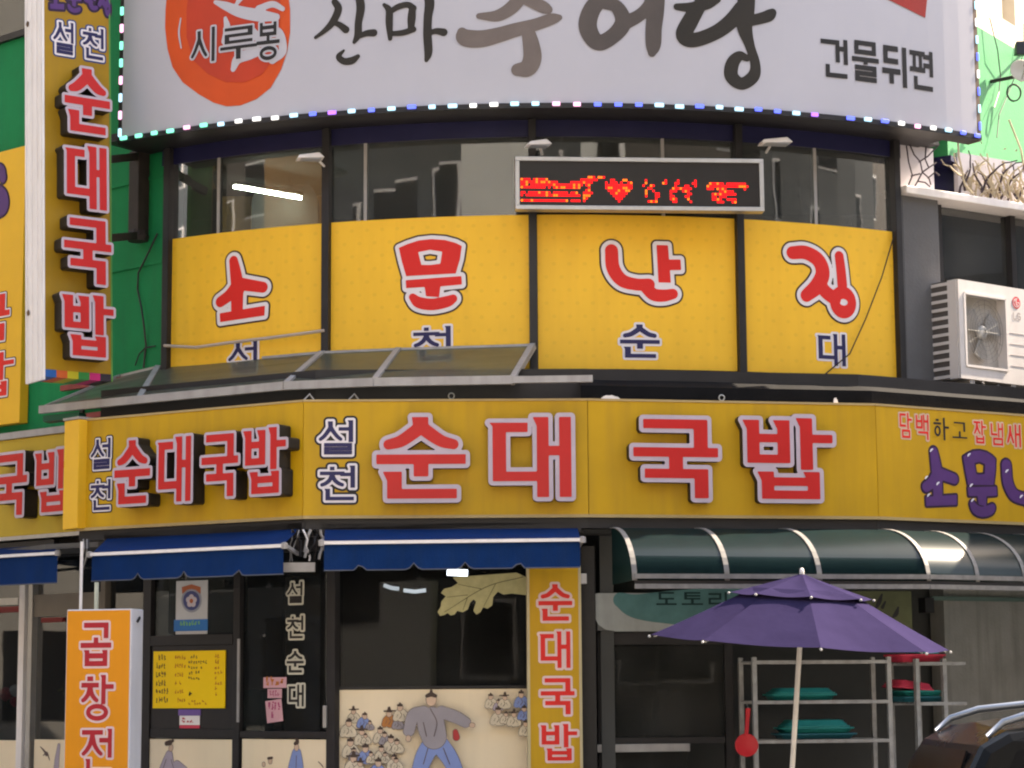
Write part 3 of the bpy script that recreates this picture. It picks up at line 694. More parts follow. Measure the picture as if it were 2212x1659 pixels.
# ------------------------------------------------------------------ red message display
LS = Plane(np.array(at(1113, 400, 0.55)[:2]), np.array(at(1650, 405, 0.72)[:2]))
z1 = LS.uv(1113, 338)[1]; z0 = LS.uv(1113, 452)[1]; zr1 = LS.uv(1650, 348)[1]
t = thing('message_display', 'black message display with silver frame and glowing red lamp pattern', 'display', LS.P(LS.L/2, z0, 0))
MB().slab(LS, 0.03, LS.L - 0.03, z0 + 0.03, z1 - 0.03, -0.10, -0.012).build('screen', mat('display_black', (0.018, 0.015, 0.014), 0.35, var=0.2), t)
for a_ in ((0, LS.L, z1 - 0.04, z1), (0, LS.L, z0, z0 + 0.04), (0, 0.04, z0 + 0.04, z1 - 0.04), (LS.L - 0.04, LS.L, z0 + 0.04, z1 - 0.04)):
    MB().slab(LS, *a_, -0.12, 0.01).build('frame', ALUM, t, bevel=0.004)
art = ["................................................................................................",
       "................................................................................................",
       "................................................................................................",
       "................................................................................................",
       "................................................................................................",
       "...........................#######..............................................................",
       "###########............########.....##...##.......#.......#....#......#...................",
       "###############.....#########.....#####.#####....##......##...##.....##.....###############",
       "#########################.###.....###########....#..##....#...#...##..#....#################",
       "########################..###.....###########......###.......########......########.......#",
       "..........................##.......#########......##.#......###..####...........######.....",
       "########################.####.......#######.......#...##....#......##......############....",
       "########################.###.........#####.......##...##....##....###.......#######........",
       ".........................##...........###.........#...#.....###....##........####..####...",
       "########################.##............#...........####......##.....#.........####..###....",
       "................................................................................................"]
nc = 96; dx = (LS.L - 0.1)/nc; dz = (z1 - z0 - 0.1)/16; lm = [MB(), MB()]
for r, row in enumerate(art):
    for c, chh in enumerate(row[:96]):
        if chh == '#' and R_.random() > 0.08:
            u = 0.05 + c*dx; v = z1 - 0.05 - (r + 1)*dz; k = 1 if R_.random() < 0.16 else 0
            lm[k].add([LS.P(u + dx*0.08, v + dz*0.08, -0.009), LS.P(u + dx*0.92, v + dz*0.08, -0.009), LS.P(u + dx*0.92, v + dz*0.92, -0.009), LS.P(u + dx*0.08, v + dz*0.92, -0.009)], [(0, 1, 2, 3)])
o = lm[0].build('lamp_matrix', mat('led_red', (0.4, 0, 0), emit=(1.0, 0.008, 0.014), estr=0.42), t); o['kind'] = 'stuff'
o = lm[1].build('bright_lamp_matrix', mat('led_orange', (0.5, 0.1, 0), emit=(1.0, 0.14, 0.015), estr=0.5), t); o['kind'] = 'stuff'
for q in (0.15, 0.85):
    MB().bar(LS.P(LS.L*q, z1 - 0.02, -0.11), (LS.P(LS.L*q, 0)[0], LS.P(LS.L*q, 0)[1] + 0.42, z1 - 0.02), 0.03, 0.03).build('bracket', DARK, t)

# ------------------------------------------------------------------ the curved white billboard
bu0 = BIL.uv(258, 302)[0]; bu1 = BIL.uv(2116, 300)[0]; bz0 = Z_SO; bz1 = Z_SO + 2.7
t = thing('billboard', 'large curved white billboard with black brush lettering and red jar emblem', 'billboard', BIL.P((bu0 + bu1)/2, bz0, 0))
MB().slab(BIL, bu0 + 0.03, bu1 - 0.03, bz0 + 0.02, bz1, -0.16, 0).build('panel', BILL, t)
MB().slab(BIL, bu0, bu1, bz0 - 0.03, bz0 + 0.018, -0.18, 0.03).build('lower_frame', DARK, t)
MB().slab(BIL, bu0 - 0.03, bu0 + 0.025, bz0 - 0.03, bz1, -0.18, -0.012, n=1).build('side_frame', DARK, t)
MB().slab(BIL, bu1 - 0.025, bu1 + 0.03, bz0 - 0.03, bz1, -0.18, -0.006, n=1).build('side_frame', mat('side_frame_brown', (0.16, 0.11, 0.08), 0.6, var=0.3, scale=9), t)
# emblem: orange red jar with white brush marks
ORG = mat('orange_print', (0.62, 0.075, 0.012), 0.5, var=0.1, scale=2); ORG2 = mat('red_orange_print', (0.50, 0.045, 0.016), 0.5, var=0.12, scale=2)
jar = [(430, -118), (390, -95), (368, -60), (362, -20), (358, 20), (357, 60), (362, 105), (373, 145), (395, 178), (430, 204), (462, 222), (490, 230), (520, 228), (555, 214), (585, 190), (608, 150), (621, 110), (627, 70), (627, 20), (618, -50), (595, -92), (550, -116), (490, -124)]
print_px(t, BIL, [('p', jar)], ORG, 'emblem_jar', w=0.004, cell=0.012)
print_px(t, BIL, [('p', [(415, -50), (404, 20), (404, 80), (418, 130), (450, 160), (490, 178), (530, 178), (566, 162), (592, 128), (604, 80), (606, 0), (598, -50), (560, -84), (500, -96), (450, -82)])], ORG2, 'emblem_shade', w=0.008, cell=0.012)
wb = [('c', [(466, 5, 4), (490, 14, 9), (520, 26, 12), (560, 34, 13), (598, 38, 8)]), ('c', [(512, 10, 4), (525, -10, 8), (540, -30, 8)]), ('c', [(488, 40, 4), (492, 62, 8), (486, 90, 7)]),
      ('c', [(505, 150, 6), (515, 128, 11), (540, 118, 12), (560, 112, 9)]), ('c', [(560, 20, 8), (590, 10, 7), (612, 20, 5)]), ('c', [(540, 60, 8), (560, 80, 10), (600, 70, 10), (612, 110, 9), (590, 130, 9)]),
      ('c', [(392, 40, 1.6), (388, 72, 2.2), (393, 105, 1.6)]), ('c', [(420, -20, 5), (470, -30, 7), (520, -45, 7)])]
print_px(t, BIL, wb, BILL, 'emblem_brush_mark', w=0.012, cell=0.010)
for ch, b_ in (('시', (415, 62, 466, 136)), ('루', (478, 59, 557, 128)), ('봉', (556, 49, 606, 131))):
    goth_letter(t, BIL, ch, b_, [(4.5*PX, BILL), (0.0, BLKP)], style=Goth(0.10, 0.13, 0.0), base=0.016)
def z2(p): return [(553 + x/4, y/4, r/4) for x, y, r in p]
san = [z2([(680, 15, 22), (712, 80, 28), (665, 190, 27), (590, 270, 17), (515, 325, 9)]), z2([(665, 195, 14), (722, 215, 20), (778, 258, 26)]), z2([(880, -80, 28), (905, 60, 32), (886, 200, 27), (882, 300, 27), (850, 365, 11)]), z2([(900, 312, 16), (960, 288, 22), (1018, 285, 27)]), z2([(760, 437, 5), (716, 490, 20), (762, 530, 24), (830, 524, 27), (882, 488, 14)])]
ma_ = [z2([(1108, 42, 10), (1150, 90, 24), (1152, 200, 26), (1160, 335, 14)]), z2([(1165, 100, 18), (1230, 60, 21), (1310, 42, 21), (1360, 72, 23)]), z2([(1352, 70, 24), (1345, 160, 30), (1340, 242, 22)]), z2([(1170, 292, 15), (1270, 284, 21), (1362, 255, 20)]), z2([(1490, -80, 36), (1500, 40, 36), (1486, 150, 31), (1482, 300, 31), (1490, 450, 29), (1473, 522, 12)]), z2([(1500, 284, 15), (1560, 270, 21), (1622, 280, 28)])]
su = [[(1145, -50, 15), (1128, -15, 14), (1108, 14, 13), (1075, 34, 11), (1035, 35, 5)], [(1115, -15, 13), (1145, 2, 12), (1172, 15, 12), (1184, 21, 8)],
      [(998, 70, 9), (1006, 82, 17), (1040, 84, 17), (1080, 75, 15), (1110, 66, 14), (1155, 54, 12), (1190, 42, 11), (1208, 38, 5)], [(1140, 65, 12), (1147, 95, 16), (1150, 125, 18), (1140, 147, 17), (1118, 151, 12)]]
eo = [[(1306, -12, 15), (1278, 22, 17), (1270, 60, 18), (1291, 92, 16), (1324, 78, 15), (1346, 48, 16), (1332, 15, 13), (1303, 6, 12)], [(1345, 52, 14), (1380, 34, 12), (1402, 12, 12), (1412, -15, 14)], [(1420, -50, 17), (1416, 20, 17), (1412, 60, 16), (1411, 95, 15), (1408, 115, 7)]]
dang = [[(1462, 15, 6), (1490, 16, 9), (1525, 10, 10), (1548, -2, 8)], [(1512, 10, 13), (1491, 45, 16), (1477, 74, 16), (1487, 86, 15), (1512, 84, 14), (1550, 68, 14), (1580, 45, 15), (1602, 20, 16)],
        [(1614, -60, 18), (1611, 20, 18), (1608, 58, 16), (1619, 98, 10), (1631, 138, 10), (1627, 165, 12), (1602, 181, 12), (1580, 165, 14), (1582, 138, 13), (1597, 121, 9), (1613, 126, 6)], [(1618, 46, 10), (1650, 38, 11), (1662, 33, 11), (1669, 27, 7)]]
def inkm(name, c): return mat(name, c, 0.55, var=0.18, scale=2.5)
for strokes, mm in ((san, inkm('ink_black', (0.028, 0.022, 0.016))), (ma_, inkm('ink_black', (0, 0, 0))), (su, inkm('ink_faded_brown', (0.16, 0.125, 0.11))), (eo, inkm('ink_half_faded', (0.09, 0.072, 0.064))), (dang, inkm('ink_black', (0, 0, 0)))):
    print_px(t, BIL, [('c', s_) for s_ in strokes], mm, 'brush_letter', grow=0.006, w=0.005, cell=0.0075)
for ch, b_ in (('건', (1773, 84, 1831, 168)), ('물', (1840, 89, 1898, 177)), ('뒤', (1905, 100, 1958, 187)), ('편', (1965, 109, 2015, 195))):
    goth_letter(t, BIL, ch, b_, [(0.0, BLKP)], style=Goth(0.14, 0.18, 0.0), base=0.005)
print_px(t, BIL, [('p', [(1890, -14), (1919, 0), (1998, 39), (2003, -10), (2009, -62), (1900, -110)])], mat('brick_red_print', (0.36, 0.03, 0.02), 0.5), 'red_stamp', w=0.005, cell=0.012)
# lamps round the edge
ledc = [((0.35, 0.70, 1.0), 'ice'), ((0.10, 0.16, 1.0), 'blue'), ((0.15, 0.9, 0.65), 'mint'), ((1.0, 0.5, 0.9), 'pink'), ((0.38, 0.16, 1.0), 'violet'), ((0.85, 0.92, 1.0), 'white')]
ledm = [mat('edge_lamp_' + n_, tuple(x*0.5 for x in c_), emit=c_, estr=0.42) for c_, n_ in ledc]
mbl = {}
def edge_lamp(u, v, du, dv, k, side=False):
    mb = MB(); c = BIL
    mb.slab(BIL, u - du, u + du, v - dv, v + dv, -0.03 if side else 0.03, 0.006 if side else 0.055, n=1)
    mb.build('edge_lamp', ledm[k], t, bevel=0.008)
nl = 47
for i in range(nl):
    if i in (37,): continue
    k = R_.choice([0, 0, 1, 1, 3, 4, 5, 5, 0]) if i > 5 else R_.choice([2, 0, 3, 4, 2])
    edge_lamp(bu0 + 0.09 + (bu1 - bu0 - 0.16)*i/(nl - 1), bz0 + 0.004 + R_.uniform(-0.006, 0.006), 0.036 + R_.uniform(-0.005, 0.007), 0.019, k)
for i in range(10):
    edge_lamp(bu0 - 0.002, bz0 + 0.08 + i*0.175, 0.018, 0.042, R_.choice([2, 2, 0, 3, 4, 2]), True)
    edge_lamp(bu1 + 0.018, bz0 + 0.12 + i*0.175, 0.014, 0.042, R_.choice([0, 0, 1, 5]), True)

# ------------------------------------------------------------------ blade sign on the left
bn = at(95, 815, 0.85); ba = math.radians(35)
bd = np.array([math.cos(ba), math.sin(ba)]); far = line_x(CAM[:2], ray(244, 600)[:2], bn[:2], bd)
class LeanPlane(Plane):
    """an upright board slightly out of plumb along its width"""
    k = 0.0; z0 = 0.0
    def P(s, u, v, w=0.0): return Plane.P(s, u + s.k*(v - s.z0), v, w)
    def uv(s, px, py):
        u, v = Plane.uv(s, px, py); return u - s.k*(v - s.z0), v
    def off(s, q):
        o = LeanPlane(s.A, s.B, q); o.k = s.k; o.z0 = s.z0; return o
BL = LeanPlane(bn[:2], far); zb0 = BL.uv(95, 813)[1]; zb1 = 10.2
_u, _v = BL.uv(92.5, 0); BL.k = _u/(_v - zb0); BL.z0 = zb0
t = thing('blade_sign', 'tall projecting yellow blade sign with raised red letters and white metal edge', 'sign', BL.P(BL.L/2, zb0, -0.2))
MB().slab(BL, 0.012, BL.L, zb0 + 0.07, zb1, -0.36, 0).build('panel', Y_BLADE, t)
cols = [(0.01, 0.10, 0.35), (0.55, 0.10, 0.02), (0.45, 0.40, 0.02), (0.02, 0.22, 0.05), (0.5, 0.02, 0.16), (0.03, 0.02, 0.03)]
for i, c_ in enumerate(cols):
    MB().slab(BL, 0.012 + (BL.L - 0.012)*i/6, 0.012 + (BL.L - 0.012)*(i + 1)/6, zb0, zb0 + 0.068, -0.36, 0.002).build('colour_band', mat('band_colour_%d' % i, c_, 0.45), t)
ex = MB(); ex.slab(BL, -0.012, 0.010, zb0 - 0.03, zb1, -0.39, 0.01); ex.build('edge_panel', WHITEP, t, bevel=0.003)
for ww in (-0.375, -0.27, -0.24, -0.12, -0.02):
    MB().slab(BL, -0.022, -0.0125, zb0 - 0.03, zb1, ww - 0.012, ww + 0.012).build('edge_ridge', WHITEP, t, bevel=0.003)
for z_ in (5.10, 7.9):
    MB().lathe(BL.P(-0.022, z_, -0.30), [(0.025, 0), (0.03, 0.01), (0.012, 0.02)], 10, axis=(-1, -0.5, 0)).build('bolt', mat('rusty_bolt', (0.16, 0.10, 0.06), 0.7, var=0.3), t)
MB().slab(BL, BL.L + 0.001, BL.L + 0.016, zb0, zb1, -0.37, 0.004).build('rear_trim', mat('green_trim', (0.10, 0.28, 0.06), 0.5), t)
for ch, b_ in (('순', (139, 149, 237, 287)), ('대', (140, 315, 230, 450)), ('국', (138, 474, 240, 612)), ('밥', (139, 637, 245, 770))):
    goth_letter(t, BL, ch, b_, [(6*PX, TRIM), (0.0, REDF)], depth=0.17, style=Goth(0.118, 0.20, 0.05))
for ch, b_ in (('설', (114, 47, 158, 117)), ('천', (178, 60, 223, 128))):
    goth_letter(t, BL, ch, b_, L3(4.5*PX, 8*PX, mat('blue_print', (0.02, 0.05, 0.16), 0.5), WPRT, NAVY), style=BLD2)
for ch, b_ in (('소', (104, -62, 140, 22)), ('문', (140, -55, 176, 28)), ('난', (174, -45, 212, 24)), ('징', (206, -40, 238, 34))):
    cartoon_letter(t, BL, ch, b_, [(5*PX, PURPD), (0.0, PURP)], cell=0.008)
# steel bracket carrying the blade sign
t = thing('sign_bracket', 'dark steel bracket on the green wall holding the blade sign', 'bracket', WINGW.P(WINGW.uv(313, 430)[0], 5.0, 0))
ub = WINGW.uv(313, 430)[0]; zt = WINGW.uv(313, 331)[1]; zb_ = WINGW.uv(313, 522)[1]
MB().slab(WINGW, ub - 0.075, ub + 0.075, zb_, zt, 0.005, 0.15).build('wall_channel', PIPE, t, bevel=0.008)
for py in (341, 511):
    p = np.array(WINGW.P(ub, WINGW.uv(313, py)[1], 0.08)); q = np.array(BL.P(BL.L + 0.02, BL.uv(249, py)[1], -0.12))
    MB().bar(q, p, 0.06, 0.075).build('arm', PIPE, t)
MB().lathe(WINGW.P(ub, zb_ - 0.01, 0.08), [(0.10, 0), (0.11, 0.05), (0.09, 0.11)], 10).build('foot', PIPE, t)
cab = [(345, 505), (330, 545), (303, 590), (299, 625), (312, 665), (318, 700), (318, 745), (313, 795)]
tag(MB().tube([WINGW.P(*WINGW.uv(x, y), 0.03 + 0.02*math.sin(i*1.7)) for i, (x, y) in enumerate(cab)], 0.009, 6).build('cable', DARK), 'thin black cable hanging in a curve on the green wall below the bracket', 'cable')
tag(MB().tube([WINGW.P(*WINGW.uv(x, y), 0.025) for x, y in [(340, 748), (318, 752), (305, 765), (296, 790)]], 0.007, 6).build('cable', DARK), 'short black cable branching off low on the green wall', 'cable')

# ------------------------------------------------------------------ left wing: upper board, lower board, rails
UB = WINGW.off(0.12)
u1 = UB.uv(49, 600)[0]; zt = UB.uv(40, 318)[1]; zb_ = UB.uv(40, 913)[1]
t = thing('wing_upper_board', 'bright yellow board at the left picture edge with cut off purple and red letters', 'sign', UB.P(u1 - 1.2, zb_, 0))
MB().slab(UB, u1 - 2.6, u1, zb_, zt, -0.11, 0).build('panel', Y_STRIP, t, bevel=0.006)
print_px(t, UB, [('c', [(-30, 372, 14), (0, 368, 13), (8, 385, 10)]), ('c', [(-18, 420, 26), (4, 428, 20), (8, 448, 16), (-14, 452, 24)])], PURPD, 'letter', grow=0.02, w=0.003)
print_px(t, UB, [('c', [(-30, 372, 14), (0, 368, 13), (8, 385, 10)]), ('c', [(-18, 420, 26), (4, 428, 20), (8, 448, 16), (-14, 452, 24)])], PURP, 'letter_face', grow=0.0, w=0.007)
goth_letter(t, UB, '밥', (-58, 764, 31, 858), L3(4*PX, 6.5*PX, BRWN, WPRT, REDP), style=BLD2)
goth_letter(t, UB, '국', (-62, 640, 22, 740), L3(4*PX, 6.5*PX, BRWN, WPRT, REDP), style=BLD2)
u1 = WINGS.L - 0.02
t = thing('wing_fascia_sign', 'greenish yellow fascia board left of the corner with raised red 국밥', 'sign', WINGS.P(u1 - 1.5, 3.12, 0))
MB().slab(WINGS, u1 - 4.5, u1, 3.13, 4.13, -0.22, 0).build('panel', Y_WING, t, bevel=0.006)
MB().slab(WINGS, u1 - 4.5, u1, 3.09, 3.128, -0.22, 0.015).build('lower_trim', ALUM, t)
MB().slab(WINGS, u1 - 4.5, u1, 4.132, 4.20, -0.22, 0.03).build('upper_trim', GREYM, t)
for ch, b_ in (('국', (-17, 982, 59, 1114)), ('밥', (79, 972, 156, 1105))):
    goth_letter(t, WINGS, ch, b_, [(7*PX, TRIM), (0.0, REDF)], depth=0.17)
rr = thing('red_rail', 'dull red metal rails behind the left end of the clear canopy', 'railing', WINGS.P(u1 - 0.5, 4.2, -0.1))
for z_ in (4.28, 4.42, 4.60): MB().slab(WINGS, u1 - 1.0, u1 + 0.35, z_, z_ + 0.055, -0.22, -0.17).build('rail', mat('dull_red_paint', (0.28, 0.05, 0.045), 0.6, var=0.25, scale=8), rr)
for q in (0.75, 0.1, -0.3): MB().slab(WINGS, u1 - q, u1 - q + 0.05, 4.2, 4.66, -0.27, -0.225).build('post', DARK, rr)
pA = at(137, 1028, 1.33); pB = at(169, 1026, 1.16)
YP = Plane(pA[:2], pB[:2])
t = thing('end_post', 'narrow bright yellow end box between the two fascia boards', 'post', YP.P(YP.L/2, 3.08, 0))
MB().slab(YP, 0, YP.L - 0.004, 3.07, 4.10, -0.25, 0.0).build('box', Y_STRIP, t, bevel=0.006)
MB().slab(YP, -0.01, YP.L, 4.102, 4.125, -0.26, 0.01).build('cap', GREYM, t)

# ------------------------------------------------------------------ main yellow band: four boards with raised letters
def fascia(S, label, u0=0.0, u1=None):
    u1 = S.L if u1 is None else u1
    t = thing('fascia_sign', label, 'sign', S.P((u0 + u1)/2, Z_BB, 0), 'yellow fascia boards round the corner')
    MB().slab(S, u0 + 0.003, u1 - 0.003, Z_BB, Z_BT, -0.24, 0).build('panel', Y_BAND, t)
    MB().slab(S, u0, u1, Z_BB - 0.028, Z_BB - 0.001, -0.22, 0.006).build('lower_trim', mat('trim_yellow', (0.42, 0.30, 0.14), 0.5, var=0.15), t)
    MB().slab(S, u0, u1, Z_BT + 0.001, Z_BT + 0.02, -0.22, 0.008).build('upper_trim', mat('trim_yellow', (0, 0, 0)), t)
    MB().slab(S, u0, u1, Z_BB - 0.12, Z_BB - 0.03, -0.20, -0.03).build('under_beam', DARK, t)
    return t
FA, FB, FC, FD = Plane(BA, BB), Plane(BB, BC), Plane(BC, BD), Plane(BD, BE)
LR = [(9*PX, TRIM), (0.0, REDF)]; LN = lambda: L3(5*PX, 9.5*PX, BLKP, WPRT, NAVY)
t = fascia(FA, 'left fascia board with small stacked 설천 and raised 순대국밥')
for ch, b_ in (('설', (197, 947, 240, 1014)), ('천', (197, 1036, 240, 1102))): goth_letter(t, FA, ch, b_, L3(3.5*PX, 6.5*PX, BLKP, WPRT, NAVY), style=BLD2)
for ch, b_ in (('순', (248, 951, 325, 1088)), ('대', (340, 944, 413, 1084)), ('국', (436, 938, 515, 1073)), ('밥', (530, 924, 618, 1066))): goth_letter(t, FA, ch, b_, [(6*PX, TRIM), (0.0, REDF)], depth=0.17, style=Goth(0.118, 0.18, 0.05))
t = fascia(FB, 'middle fascia board with stacked navy 설천 and large raised red 순대')
for ch, b_ in (('설', (688, 908, 763, 982)), ('천', (691, 1006, 767, 1081))): goth_letter(t, FB, ch, b_, LN(), style=BLD2)
for ch, b_ in (('순', (813, 901, 1006, 1077)), ('대', (1057, 901, 1234, 1074))): goth_letter(t, FB, ch, b_, LR, depth=0.10)
t = fascia(FC, 'middle fascia board with large raised red 국밥')
for ch, b_ in (('국', (1368, 906, 1551, 1076)), ('밥', (1614, 903, 1799, 1078))): goth_letter(t, FC, ch, b_, LR, depth=0.10)
t = fascia(FD, 'right fascia board with small brush slogan over glossy purple letters')
for ch, b_, m_ in (('담', (1943, 892, 1969, 946), REDP), ('백', (1978, 896, 2005, 950), REDP), ('하', (2016, 902, 2049, 951), BLKP), ('고', (2056, 912, 2088, 947), BLKP), ('잡', (2103, 909, 2129, 958), REDP), ('냄', (2140, 914, 2166, 962), REDP), ('새', (2174, 917, 2204, 966), REDP)):
    goth_letter(t, FD, ch, b_, [(3.6*PX, mat('cream_halo', (0.62, 0.42, 0.30), 0.5) if m_ is REDP else Y_BAND), (0.0, m_)], style=Goth(0.10, 0.13, 0.02), cell=0.0045)
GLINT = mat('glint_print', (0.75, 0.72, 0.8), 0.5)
for ch, b_, gl_ in (('소', (1991, 966, 2068, 1093), [(2008, 975), (1997, 1034), (2022, 1047), (2002, 1072)]), ('문', (2083, 975, 2151, 1114), [(2089, 985), (2094, 1051), (2097, 1083)]), ('난', (2166, 995, 2262, 1112), [(2171, 1020), (2202, 1075)])):
    l_ = cartoon_letter(t, FD, ch, b_, [(6*PX, PURPD), (1.5*PX, PURP)], cell=0.007)
    
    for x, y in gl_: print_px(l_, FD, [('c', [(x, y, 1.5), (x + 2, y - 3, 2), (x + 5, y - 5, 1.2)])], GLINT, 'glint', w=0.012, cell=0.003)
# odds and ends along the top edge of the band
for xs, lb in ((975, 'small steel eye ring on top of the board above 순'), (1563, 'small steel eye ring on top of the board right of 국')):
    S = FB if xs < 1270 else FC; u = S.uv(xs, 860)[0]; c = np.array(S.P(u, Z_BT + 0.055, -0.06)); d = np.append(S.d, 0)
    tag(MB().tube([c + 0.026*(d*math.cos(2*math.pi*k/14) + np.array([0, 0, 1])*math.sin(2*math.pi*k/14)) for k in range(15)] + [c + np.array([0, 0, -0.045])], 0.006, 6).build('eye_ring', ALUM), lb, 'eye ring', 'eye rings on the fascia')
for S, x0, x1, h_, lb in ((FC, 1298, 1342, 0.035, 'flat white lump of cloth lying on the board just right of the joint'), (FC, 1802, 1812, 0.05, 'small white knob on top of the board above 밥')):
    a_ = S.uv(x0, 868)[0]; b_ = S.uv(x1, 868)[0]; k = 7
    pts = [S.P(a_ + (b_ - a_)*i/k, Z_BT + 0.021 + h_*math.sin(math.pi*i/k)**0.6*(0.85 + 0.3*((i*37) % 5)/5), -0.02) for i in range(k + 1)]
    tag(MB().prism(pts, (0, 0.09, 0)).build('white_scrap', WHITEP), lb, 'scrap')
for xs, lb in ((668, 'bent bare wire end on the board left of the stacked navy letters'), (765, 'bent bare wire end on the board above the stacked navy letters')):
    u = FB.uv(xs, 862)[0]; tag(MB().tube([FB.P(u - 0.05, Z_BT + 0.02, -0.03), FB.P(u, Z_BT + 0.075, -0.04), FB.P(u + 0.04, Z_BT + 0.02, -0.05)], 0.008, 6).build('wire_end', GREYM), lb, 'wire', 'wire ends on the fascia')

# ------------------------------------------------------------------ clear canopy over the left half and black roof skirt
def onZ(px, py, z):
    d = ray(px, py); q = (z - CAM[2])/d[2]; return CAM + q*d
ZC = 4.27
Fp = [onZ(88, 884, ZC), onZ(300, 862, ZC), onZ(615, 832, ZC), onZ(808, 824, ZC), onZ(1107, 819, ZC)]
wpt = lambda px, py: np.array(WINGW.P(*WINGW.uv(px, py), 0.02)); gpt = lambda px, py: np.array(GL.P(*GL.uv(px, py), 0.05))
Bp = [wpt(262, 814), wpt(345, 794), gpt(700, 764), gpt(863, 757), gpt(1150, 748)]
t = thing('clear_canopy', 'grimy clear plastic canopy sloping out below the curved window on the left', 'canopy', Fp[2])
for i in range(len(Fp) - 1):
    mb = MB(); kk = 4
    for j in range(kk):
        mb.add([Fp[i] + (Bp[i] - Fp[i])*j/kk, Fp[i + 1] + (Bp[i + 1] - Fp[i + 1])*j/kk, Fp[i + 1] + (Bp[i + 1] - Fp[i + 1])*(j + 1)/kk, Fp[i] + (Bp[i] - Fp[i])*(j + 1)/kk], [(0, 1, 2, 3)])
    mb.build('sheet', POLY, t)
for i in range(len(Fp)): MB().bar(Fp[i] + np.array([0, 0, 0.012]), Bp[i] + np.array([0, 0, 0.012]), 0.055, 0.022).build('rib', GREYM, t)
for i in range(len(Fp) - 1):
    MB().bar(Fp[i] + np.array([0, -0.01, -0.008]), Fp[i + 1] + np.array([0, -0.01, -0.008]), 0.05, 0.075).build('front_rail', GREYM, t)
    MB().bar(Bp[i], Bp[i + 1], 0.03, 0.03).build('rear_rail', GREYM, t)
p = onZ(1280, 818, ZC); MB().bar(Fp[4] + np.array([0, -0.01, -0.008]), p, 0.05, 0.06).build('front_rail', GREYM, t)
MB().bar(Fp[4] + np.array([0.0, 0.3, 0.0]), Bp[4] + np.array([0.02, -0.02, -0.02]), 0.03, 0.03).build('strut', GREYM, t)
MB().hexa([Fp[0] + np.array([0.02, 0.02, -0.12]), Fp[0] + np.array([0.42, -0.24, -0.12]), Fp[0] + np.array([0.46, -0.1, -0.12]), Fp[0] + np.array([0.06, 0.16, -0.12]),
           Fp[0] + np.array([0.02, 0.02, -0.06]), Fp[0] + np.array([0.42, -0.24, -0.06]), Fp[0] + np.array([0.46, -0.1, -0.06]), Fp[0] + np.array([0.06, 0.16, -0.06])]).build('end_gutter', mat('dark_green_paint', (0.01, 0.09, 0.05), 0.55, var=0.2), t)
# black felt skirt roof from the band up to the glass
t = thing('skirt_roof', 'black felt roof strip between the yellow fascia and the upper windows', 'roof', (1.0, 0.5, 4.1))
fr = offset_poly(BAND, -0.06); mb = MB()
def skirt(pts_f, zf, zbk):
    n_ = len(pts_f); vs = []
    for (x, y) in pts_f:
        d = np.array([x, y]) - GL.O; r = GL.O + d/np.linalg.norm(d)*(GL.R + 0.02)
        if x > 3.4: r = np.array(RWING.P(RWING.d@(np.array([x, y]) - RWING.A), 0, 0.03)[:2])
        vs += [(x, y, zf - 0.14), (x, y, zf), (r[0], r[1], zbk)]
    for i in range(n_ - 1):
        a = 3*i; mb.add([vs[a], vs[a + 3], vs[a + 4], vs[a + 1]], [(0, 1, 2, 3)]); mb.add([vs[a + 1], vs[a + 4], vs[a + 5], vs[a + 2]], [(0, 1, 2, 3)])
pf = [fr[2] + (fr[3] - fr[2])*q for q in np.linspace(-0.02, 1, 7)] + [fr[3] + (fr[4] - fr[3])*q for q in (0.25, 0.5, 0.75, 1.0)]
skirt(pf, 4.235, 4.50); mb.build('felt', BLACKF, t)
mb = MB(); pf = [fr[0] + (fr[1] - fr[0])*q for q in (0, 0.3, 0.6, 0.9)] + [fr[1] + (fr[2] - fr[1])*q for q in (0.05, 0.5, 1.0)]
skirt([np.array(p_) + np.array([0, 0.22]) for p_ in pf], 4.13, 4.16); mb.build('felt_under_canopy', BLACKF, t)

